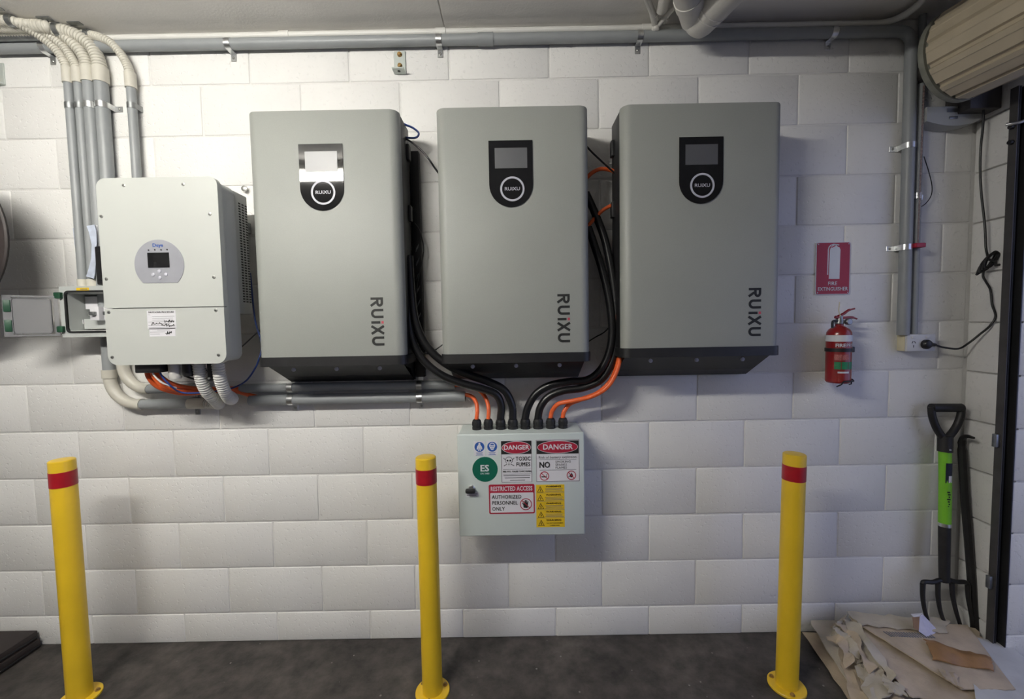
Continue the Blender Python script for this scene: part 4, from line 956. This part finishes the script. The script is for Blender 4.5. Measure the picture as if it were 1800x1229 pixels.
pl_ = MB().lathe([(.019, 0), (.019, .010), (.014, .018), (.008, .021)], (pg.x, -.047, pg.z), 22, 'y').build('plug', M_black, lead, .5)
MB().tube([(pg.x + .01, -.058, pg.z), (pg.x + .033, -.056, pg.z - .003)], [.0085, .0055], 12).build('plug_neck', M_black, lead)
q = [Vector((pg.x + .03, -.056, pg.z - .003))] + pix([(1660, 611, -.055), (1685, 613, -.055), (1703, 603, -.06), (1722, 588, -.08), (1740, 573, -.105), (1750, 556, -.115), (1744, 535, -.11), (1741, 510, -.105), (1733, 495, -.10), (1728, 484, -.095), (1732, 465, -.10), (1736, 452, -.10), (1733, 435, -.10), (1731, 395, -.095), (1725, 340, -.09), (1723, 300, -.085), (1724, 260, -.085), (1728, 220, -.085), (1729, 178, -.085), (1729, 150, -.085)])
MB().tube(smoothpath(q, 6), .0038, 10).build('cord', M_black, lead)
b0, b1_ = U(1721, 480, -.10), U(1753, 443, -.105); bu = MB()
for k in range(4):
    d_ = (b1_ - b0); nn = Vector((-d_.z, 0, d_.x)).normalized() * (.011 + .004 * (k % 2)); off = Vector((0, -.006 * (k - 1.5), .004 * (k - 1.5)))
    loop = [b0 + off + d_ * (k * .05), b0 + d_ * .35 + nn + off, b0 + d_ * .8 + nn * .9 + off, b1_ + off - d_ * (k * .04), b0 + d_ * .8 - nn * .8 + off, b0 + d_ * .35 - nn + off, b0 + off + d_ * (k * .05)]
    bu.tube(smoothpath(loop, 6), .0036, 8)
bu.build('cord_bundle', M_black, lead)
mid = (b0 + b1_) / 2; MB().tube([mid + Vector((-.012, -.008, .012)), mid + Vector((.004, -.022, 0)), mid + Vector((.018, -.010, -.013)), mid + Vector((.036, -.012, -.010))], .0045, 8).build('bundle_tie', M_black, lead)
ch = thing('hand_chain', 'thin pinkish door chain hanging beside the conduits, held by a red clip', 'chain', U(1613, 432, -.05))
c0, c1 = U(1624, 150, -.05), U(1613.5, 428, -.05); lk_ = MB(); n = 92
for k in range(n):
    p = c0.lerp(c1, (k + .5) / n); d_ = (c1 - c0) / n * .62
    if k % 2: lk_.tube([p - d_, p + Vector((.0032, 0, 0)), p + d_, p - Vector((.0032, 0, 0)), p - d_], .0013, 5)
    else: lk_.tube([p - d_, p + Vector((0, .0032, 0)), p + d_, p - Vector((0, .0032, 0)), p - d_], .0013, 5)
o = lk_.build('chain_links', M_chain, ch, .8); o['kind'] = 'stuff'
MB().rbox(c1.x - .017, c1.x + .022, -.062, -.034, c1.z - .017, c1.z + .001, .003).build('red_clip', M_red, ch)
cable('thin_wire', 'hair-thin dark wire curling beside the chain on the dim wall', [(1624, 275, -.02), (1632, 300, -.02), (1638, 325, -.02), (1637, 343, -.02), (1628, 357, -.02), (1617, 365, -.02)], .0016, M_ink)

# ---------------------------------------------------------------- roller door drum, rail and fittings
rd = thing('roller_door', 'rolled-up beige slatted roller door coil at the top right corner', 'roller door', (1.880, -.15, 2.12))
RC = Vector((1.880, -.15, 2.284)); RR = .158
MR = Matrix.Translation(RC) @ Matrix.Rotation(math.radians(9), 4, 'Z')
LEN = 3.0
MB().lathe([(RR - .008, .006), (RR - .008, LEN)], (0, 0, 0), 40, 'y').xf(MR).build('inner_coil', M_rim, rd, .5)
MB().lathe([(RR + .004, -.012), (RR + .006, 0), (RR + .004, .006)], (0, 0, 0), 48, 'y').xf(MR).build('end_drum', M_rim, rd, .5)
MB().lathe([(.03, 0), (.03, .16)], (0, 0.145, 0), 20, 'y').xf(MR).build('axle', M_guide, rd, .5)
NS = 13
for k in range(NS):
    a = 2 * math.pi * k / NS + .18; b = a + 2 * math.pi / NS; ro = RR + .004
    pa_ = [(ro * math.cos(a + .03), ro * math.sin(a + .03)), (ro * math.cos(a + (b - a) * .3), ro * math.sin(a + (b - a) * .3)), (ro * .985 * math.cos(a + (b - a) * .34), ro * .985 * math.sin(a + (b - a) * .34)), (ro * math.cos(b - .10), ro * math.sin(b - .10)), (ro * .94 * math.cos(b - .06), ro * .94 * math.sin(b - .06)), (ro * .94 * math.cos(b + .01), ro * .94 * math.sin(b + .01)), (ro * .90 * math.cos(b), ro * .90 * math.sin(b)), (ro * .90 * math.cos(a), ro * .90 * math.sin(a))]
    MB().prism(pa_, -.014, -LEN).xf(MR).build('slat', M_slat, rd, 0)
gr = thing('door_guide_rail', 'dark steel vertical guide rail of the roller door at the right edge', 'rail', (2.09, -.165, FLOOR))
MB().box(2.074, 2.0775, -.178, -.152, FLOOR, 2.16).build('inner_flange', M_guide, gr); MB().box(2.100, 2.104, -.194, -.152, FLOOR, 2.16).build('outer_flange', M_blackm, gr); MB().box(2.0775, 2.100, -.156, -.152, FLOOR, 2.16).build('web', M_blackm, gr)
MB().box(2.082, 2.088, -.176, -.157, FLOOR, 2.16).build('wear_strip', M_black, gr)
for zz in (U(1747, 772, -.16).z, U(1750, 1020, -.16).z):
    MB().rbox(2.060, 2.074, -.170, -.154, zz - .03, zz + .02, .002).build('fixing_cleat', M_dgalv, gr)
for zz in (2.02, 1.965): MB().lathe([(.008, 0), (.008, .012)], (2.062, -.165, zz), 10, 'x').build('fixing_bolt', M_black, gr)
M_house = mat('dusty_white_plastic', (.42, .43, .43), .5, var=.05)
mb_ = thing('motor_housing', 'white rounded plastic housing tucked under the roller door coil', 'housing', U(1680, 200, -.05))
hy = -.055
a, b = U(1630, 190, hy), U(1727, 186, hy); zl = U(1680, 221, hy).z; zu = U(1680, 187, hy).z; zm = U(1630, 213, hy).z
n = 10; ol = [(a.x, zu), (a.x, zm)] + [(a.x + (b.x - a.x) * k / n, zm - (zm - zl) * math.sin(math.pi * k / n)) for k in range(1, n)] + [(b.x, U(1727, 208, hy).z), (b.x, zu)]
MB().prism(ol, hy, -.002).build('shell', M_house, mb_, .5)
MB().box((a.x + b.x) / 2 - .03, (a.x + b.x) / 2 + .02, hy - .002, hy + .001, zu - .022, zu - .008).build('vent', M_dgalv, mb_); MB().rbox((a.x + b.x) / 2 - .022, (a.x + b.x) / 2 + .012, hy - .003, hy + .001, zu - .048, zu - .038, .002).build('button', M_dgalv, mb_)
dbk = thing('drum_bracket', 'dark steel bracket holding the roller door coil beside the rail', 'bracket', U(1760, 190, -.1))
MB().rbox(1.985, 2.105, -.10, -.004, 2.12, 2.34, .004).build('bracket_plate', M_guide, dbk); MB().lathe([(.024, 0), (.024, .03)], (2.035, -.10, 2.20), 18, 'y').build('bracket_boss', M_tool, dbk)
cable('latch_rod', 'short pale metal latch rod on the guide rail near the top', [(1768, 219, -.16), (1778, 218, -.17), (1790, 216, -.18), (1806, 210, -.19)], .006, M_galv)['category'] = 'rod'

# ---------------------------------------------------------------- garden fork and crowbar
fk = thing('garden_fork', 'garden fork with lime green shaft and black grip leaning in the corner', 'garden fork', (1.965, -.08, .03))
def FY(py): return -.045 - (py - 708) / 400 * .045
def fp_(x, y): return U(x, y, FY(y))
gm = MB(); 
def bar(pts, r, nm, m, per=5, seg=12):
    q = smoothpath([fp_(*p) for p in pts], per); n = len(q)
    rr = r if not isinstance(r, tuple) else [r[0] + (r[1] - r[0]) * i / (n - 1) for i in range(n)]
    return MB().tube(q, rr, seg).build(nm, m, fk)
g = bar([(1637, 717), (1650, 717), (1663, 717), (1677, 717), (1690, 717)], .0175, 'grip', M_tool)
bar([(1637, 716), (1639, 733), (1646, 752), (1656, 768), (1660, 776)], (.013, .014), 'handle_arm', M_tool); bar([(1690, 716), (1688, 733), (1680, 752), (1668, 768), (1662, 776)], (.013, .014), 'handle_arm', M_tool)
bar([(1661.5, 766), (1661.5, 780), (1661, 794)], .0245, 'handle_socket', M_tool)
sh = bar([(1661, 793), (1661.5, 850), (1660.5, 925)], .0205, 'green_shaft', M_lime)
bar([(1660.5, 919), (1660.5, 925)], .0215, 'ferrule', M_galv)
bar([(1660.5, 924), (1660, 970), (1660, 1015), (1660.5, 1022)], (.0200, .0165), 'tine_socket', M_tool)
def wrap(c_, rr, a0, a1, za, zb_, m, name, par):
    vs = []; n = 8
    for i in range(n + 1):
        a = a0 + (a1 - a0) * i / n
        for (q, zz) in ((rr, za), (rr, zb_), (rr - .002, zb_), (rr - .002, za)): vs.append((c_.x + q * math.cos(a), c_.y + q * math.sin(a), zz))
    fs = [(4 * i + j, 4 * i + (j + 1) % 4, 4 * i + 4 + (j + 1) % 4, 4 * i + 4 + j) for i in range(n) for j in range(4)] + [(0, 1, 2, 3), (4 * n + 3, 4 * n + 2, 4 * n + 1, 4 * n)]
    return MB().add(vs, fs).build(name, m, par, .6)
fa = -math.pi / 2 - .62        # the side of the shaft that faces the viewer
pq = fp_(1661, 788); MB().lathe([(.004, 0), (.003, .003)], (pq.x - .004, pq.y - .024, pq.z), 10, 'y').build('rivet', M_galv, fk)
pq = fp_(1661.3, 830); lb_f = wrap(pq, .0216, fa - .1, fa + 1.0, fp_(1661, 847).z, fp_(1661, 812).z, mat('navy_label', (.008, .012, .028), .5), 'dark_label', fk); wrap(pq, .0220, fa + .35, fa + .9, fp_(1661, 846).z, fp_(1661, 834).z, M_paper, 'barcode_sticker', lb_f)
for k in range(7):
    q = fp_(1661, 862 + k * 4.2); wrap(fp_(1661, 875), .0213, fa + .12 + .12 * (k % 3), fa + .55 + .1 * (k % 2), q.z - .003, q.z + .002, M_ink, 'shaft_print', fk)
bar([(1622, 1027), (1625, 1023), (1640, 1023.5), (1652, 1020), (1668, 1020), (1682, 1023), (1696, 1023.5), (1701, 1027)], .0088, 'cross_head', M_tool)
for (xs_) in ([(1622, 1027), (1622, 1050), (1626, 1075), (1635, 1102)], [(1648.5, 1024), (1649, 1050), (1654, 1078), (1666, 1108)], [(1673, 1024), (1675, 1050), (1682, 1080), (1694, 1117)], [(1701, 1027), (1702, 1050), (1706, 1075), (1713, 1118)]):
    bar(xs_, (.0092, .006), 'tine', M_tool)
cb = thing('crowbar', 'black hooked steel bar leaning against the wall beside the fork', 'crowbar', (2.07, -.08, .03))
def cy_(py): return -.03 - (py - 767) / 350 * .06
q = smoothpath([U(*p, cy_(p[1])) for p in [(1691, 776), (1692, 800), (1697, 880), (1703, 950), (1709, 1030), (1715, 1118)]], 5)
MB().tube(q, [.0125] * 4 + [.0145] * (len(q) - 4), 8).build('shank', M_tool, cb)
hk = smoothpath([U(1691, 780, -.035), U(1693, 770, -.045), U(1700, 767, -.07), U(1712, 770, -.10)], 5); MB().tube(hk, [.0135 - .009 * i / (len(hk) - 1) for i in range(len(hk))], 8).build('hook', M_tool, cb)

# ---------------------------------------------------------------- cardboard pile in the corner
def sheet(name, label, pts, m, nx=14, ny=12, th=.004, rough=.004, torn=.012, seed=1, group='flattened cardboard pile', curl=None, bow=0., cat='cardboard'):
    """pts: four (px,py,z) corners: back-left, back-right, front-right, front-left"""
    rs = random.Random(seed); P4 = [UZ(*p) for p in pts]; v = []; top = []
    for j in range(ny + 1):
        for i in range(nx + 1):
            s_, t_ = i / nx, j / ny
            p = P4[0].lerp(P4[1], s_).lerp(P4[3].lerp(P4[2], s_), t_)
            e = min(s_, 1 - s_, t_, 1 - t_)
            if e < 1e-6: p = p + Vector((rs.uniform(-torn, torn), rs.uniform(-torn, torn), 0))
            p.z += rs.uniform(-rough, rough) + bow * math.sin(math.pi * s_) * math.sin(math.pi * t_)
            if curl: p.z += curl(s_, t_)
            p.y = min(p.y, -.012); p.z = max(p.z, FLOOR + .003)
            v.append(p)
    n = len(v); W = nx + 1; f = []
    for j in range(ny):
        for i in range(nx): a = j * W + i; f.append((a, a + 1, a + W + 1, a + W))
    lo = [q - Vector((0, 0, th)) for q in v]; f2 = [tuple(reversed([q + n for q in g])) for g in f]
    rim = list(range(W)) + [j * W + nx for j in range(1, ny + 1)] + [ny * W + i for i in range(nx - 1, -1, -1)] + [j * W for j in range(ny - 1, 0, -1)]
    fr_ = [(rim[(k + 1) % len(rim)], rim[k], rim[k] + n, rim[(k + 1) % len(rim)] + n) for k in range(len(rim))]
    o = MB().add(v + lo, f + f2 + fr_).build(name, m, None, .5)
    return tag(o, label, cat, group)
sheet('cardboard_sheet', 'bottom cardboard sheet of the pile, its straight edge toward the bollard', [(1412, 1112, .004), (1760, 1120, .004), (1900, 1330, .004), (1540, 1300, .004)], M_card, torn=.003, rough=.0015, seed=1)
sheet('cardboard_sheet', 'second cardboard sheet with a straight left edge just inside the lowest one', [(1419, 1096, .022), (1755, 1112, .022), (1880, 1300, .022), (1552, 1300, .022)], M_card2, torn=.003, rough=.002, seed=2, curl=lambda s, t: .028 * (1 - s) * (1 - t))
sheet('cardboard_sheet', 'torn cardboard layer at the left of the pile with ragged strips', [(1462, 1100, .05), (1500, 1092, .06), (1600, 1245, .05), (1500, 1235, .035)], M_card, nx=10, ny=16, torn=.010, rough=.006, seed=3)
sheet('cardboard_sheet', 'long torn cardboard strip lying over the ragged left layer', [(1478, 1092, .075), (1505, 1088, .085), (1570, 1215, .07), (1530, 1240, .055)], M_card2, nx=6, ny=16, torn=.008, rough=.007, seed=9)
sheet('cardboard_sheet', 'broad cardboard sheet below the top one, ragged along its front edge', [(1492, 1086, .088), (1715, 1104, .070), (1800, 1240, .045), (1596, 1228, .050)], M_card, nx=22, ny=18, torn=.007, rough=.0030, seed=4, curl=lambda s, t: .010 * math.exp(-((s) / .08) ** 2))
tsh = sheet('cardboard_sheet', 'topmost cardboard sheet with a clean diagonal front edge and faint print', [(1499, 1090, .104), (1700, 1098, .088), (1785, 1212, .064), (1690, 1211, .066)], M_card, nx=16, ny=12, torn=.0015, rough=.0012, seed=14)
pm = MB(); T4 = [UZ(1499, 1090, .104), UZ(1700, 1098, .088), UZ(1785, 1212, .064), UZ(1690, 1211, .066)]
def onT(s_, t_): return T4[0].lerp(T4[1], s_).lerp(T4[3].lerp(T4[2], s_), t_) + Vector((0, 0, .0016))
for k in range(17):
    s_ = .12 + k * .027
    q_ = [onT(s_, .19), onT(s_ + .011, .19), onT(s_ + .020, .27), onT(s_ + .006, .27)]
    pm.add(q_ + [p - Vector((0, 0, .002)) for p in q_], [(0, 1, 2, 3), (7, 6, 5, 4), (0, 4, 5, 1), (1, 5, 6, 2), (2, 6, 7, 3), (3, 7, 4, 0)])
o = pm.build('printed_marks', mat('faded_blue_print', (.15, .16, .19), .8, var=.2), tsh, 0); o['kind'] = 'stuff'
sheet('cardboard_sheet', 'greyish cardboard flap along the wall at the back of the pile', [(1489, 1076, .112), (1668, 1088, .095), (1665, 1112, .095), (1512, 1098, .11)], M_card2, nx=14, ny=5, torn=.005, rough=.004, seed=5)
sheet('cardboard_sheet', 'pale grey cardboard sheet at the right of the pile under the brown strip', [(1685, 1115, .075), (1768, 1130, .06), (1860, 1200, .05), (1730, 1215, .06)], M_cardw, nx=10, ny=10, torn=.005, rough=.002, seed=6)
sheet('cardboard_sheet', 'white-faced sheet at the front right corner of the pile', [(1700, 1180, .068), (1830, 1195, .055), (1890, 1300, .055), (1740, 1290, .06)], M_cardw, nx=10, ny=8, torn=.006, rough=.003, seed=7)
sheet('tape_strip', 'curled brown kraft strip lying across the cardboard pile', [(1625, 1123, .098), (1740, 1156, .092), (1747, 1180, .078), (1640, 1160, .085)], M_cardk, nx=14, ny=8, torn=.003, rough=.002, seed=8, curl=lambda s, t: .009 * math.sin(math.pi * min(1, t * 1.1)) + .004 * math.sin(9 * s))
sheet('torn_flap', 'small torn cardboard flap at the front of the pile', [(1552, 1192, .085), (1588, 1205, .08), (1592, 1222, .075), (1560, 1213, .08)], M_card2, nx=6, ny=5, torn=.006, rough=.004, seed=11)
sheet('torn_flap', 'small torn triangular flap right of the fold in the top sheet', [(1650, 1175, .08), (1678, 1182, .08), (1690, 1210, .078), (1660, 1190, .085)], M_card, nx=6, ny=5, torn=.005, rough=.003, seed=12)
for i, (a, b, c_, d_) in enumerate((((1468, 1105), (1486, 1120), (1500, 1142), (1512, 1165)), ((1476, 1098), (1495, 1118), (1512, 1145), (1535, 1180)), ((1486, 1090), (1510, 1112), (1540, 1150), (1570, 1195)), ((1462, 1120), (1478, 1128), (1488, 1150), (1494, 1170)), ((1484, 1084), (1476, 1095), (1470, 1110), (1474, 1122)))):
    q = [UZ(*a, .10), UZ(*b, .098), UZ(*c_, .09), UZ(*d_, .075)]; rs = random.Random(20 + i); v = []; f = []
    sp_ = smoothpath(q, 6); sp_ = [p + Vector((0, min(0, -.02 - p.y), 0)) for p in sp_]
    for k, p in enumerate(sp_):
        w2 = .006 + .016 * abs(math.sin(k * .37 + i * 1.7)) + rs.uniform(-.003, .004); dz = .009 * math.sin(k * .5 + i) + rs.uniform(-.004, .004); v += [p + Vector((-w2, -.003, dz)), p + Vector((w2, .003, -dz + .006)), p + Vector((w2, .003, -dz + .003)), p + Vector((-w2, -.003, dz - .003))]
    for k in range(len(sp_) - 1):
        for j in range(4): f.append((4 * k + j, 4 * k + (j + 1) % 4, 4 * k + 4 + (j + 1) % 4, 4 * k + 4 + j))
    f += [(0, 1, 2, 3), (4 * len(sp_) - 1, 4 * len(sp_) - 2, 4 * len(sp_) - 3, 4 * len(sp_) - 4)]
    tag(MB().add(v, f).build('torn_strip', M_card if i % 2 else M_card2, None, .5), ('short crumpled cardboard strip left of the longer torn strips', 'crumpled cardboard strip in the middle of the torn strips', 'longest crumpled cardboard strip, along the broad sheet', 'outermost crumpled strip nearest the yellow bollard', 'small curled scrap at the back corner of the torn strips')[i], 'cardboard', 'crumpled strips of the pile')
wc = thing('folded_leaflet', 'small white folded card standing on the cardboard pile in front of the fork', 'card', U(1625, 1095, -.12))
def quad(px, m, name, parent, th=.0015):
    v = [U(*p) for p in px]; n = len(v); v2 = [q + Vector((.0005, th, .0)) for q in v]
    return MB().add(v + v2, [tuple(range(n)), tuple(range(2 * n - 1, n - 1, -1))] + [(i, n + i, n + (i + 1) % n, (i + 1) % n) for i in range(n)]).build(name, m, parent, 0)
quad([(1617, 1083, -.13), (1622, 1080, -.12), (1651, 1111, -.14), (1634, 1123, -.17), (1615, 1110, -.16)], mat('lilac_white_card', (.60, .58, .68), .6, var=.08, vscale=60), 'front_leaf', wc)
quad([(1601, 1080, -.12), (1622, 1078, -.11), (1617, 1084, -.13), (1606, 1085, -.14)], M_paper, 'top_leaf', wc); quad([(1604, 1085, -.14), (1617, 1084, -.13), (1615, 1110, -.16), (1606, 1104, -.16)], M_cardk, 'side_leaf', wc)

for o in COL.objects:
    if o.type == 'MESH' and o.parent is None and 'label' not in o and 'kind' not in o: print('UNLABELLED', o.name)
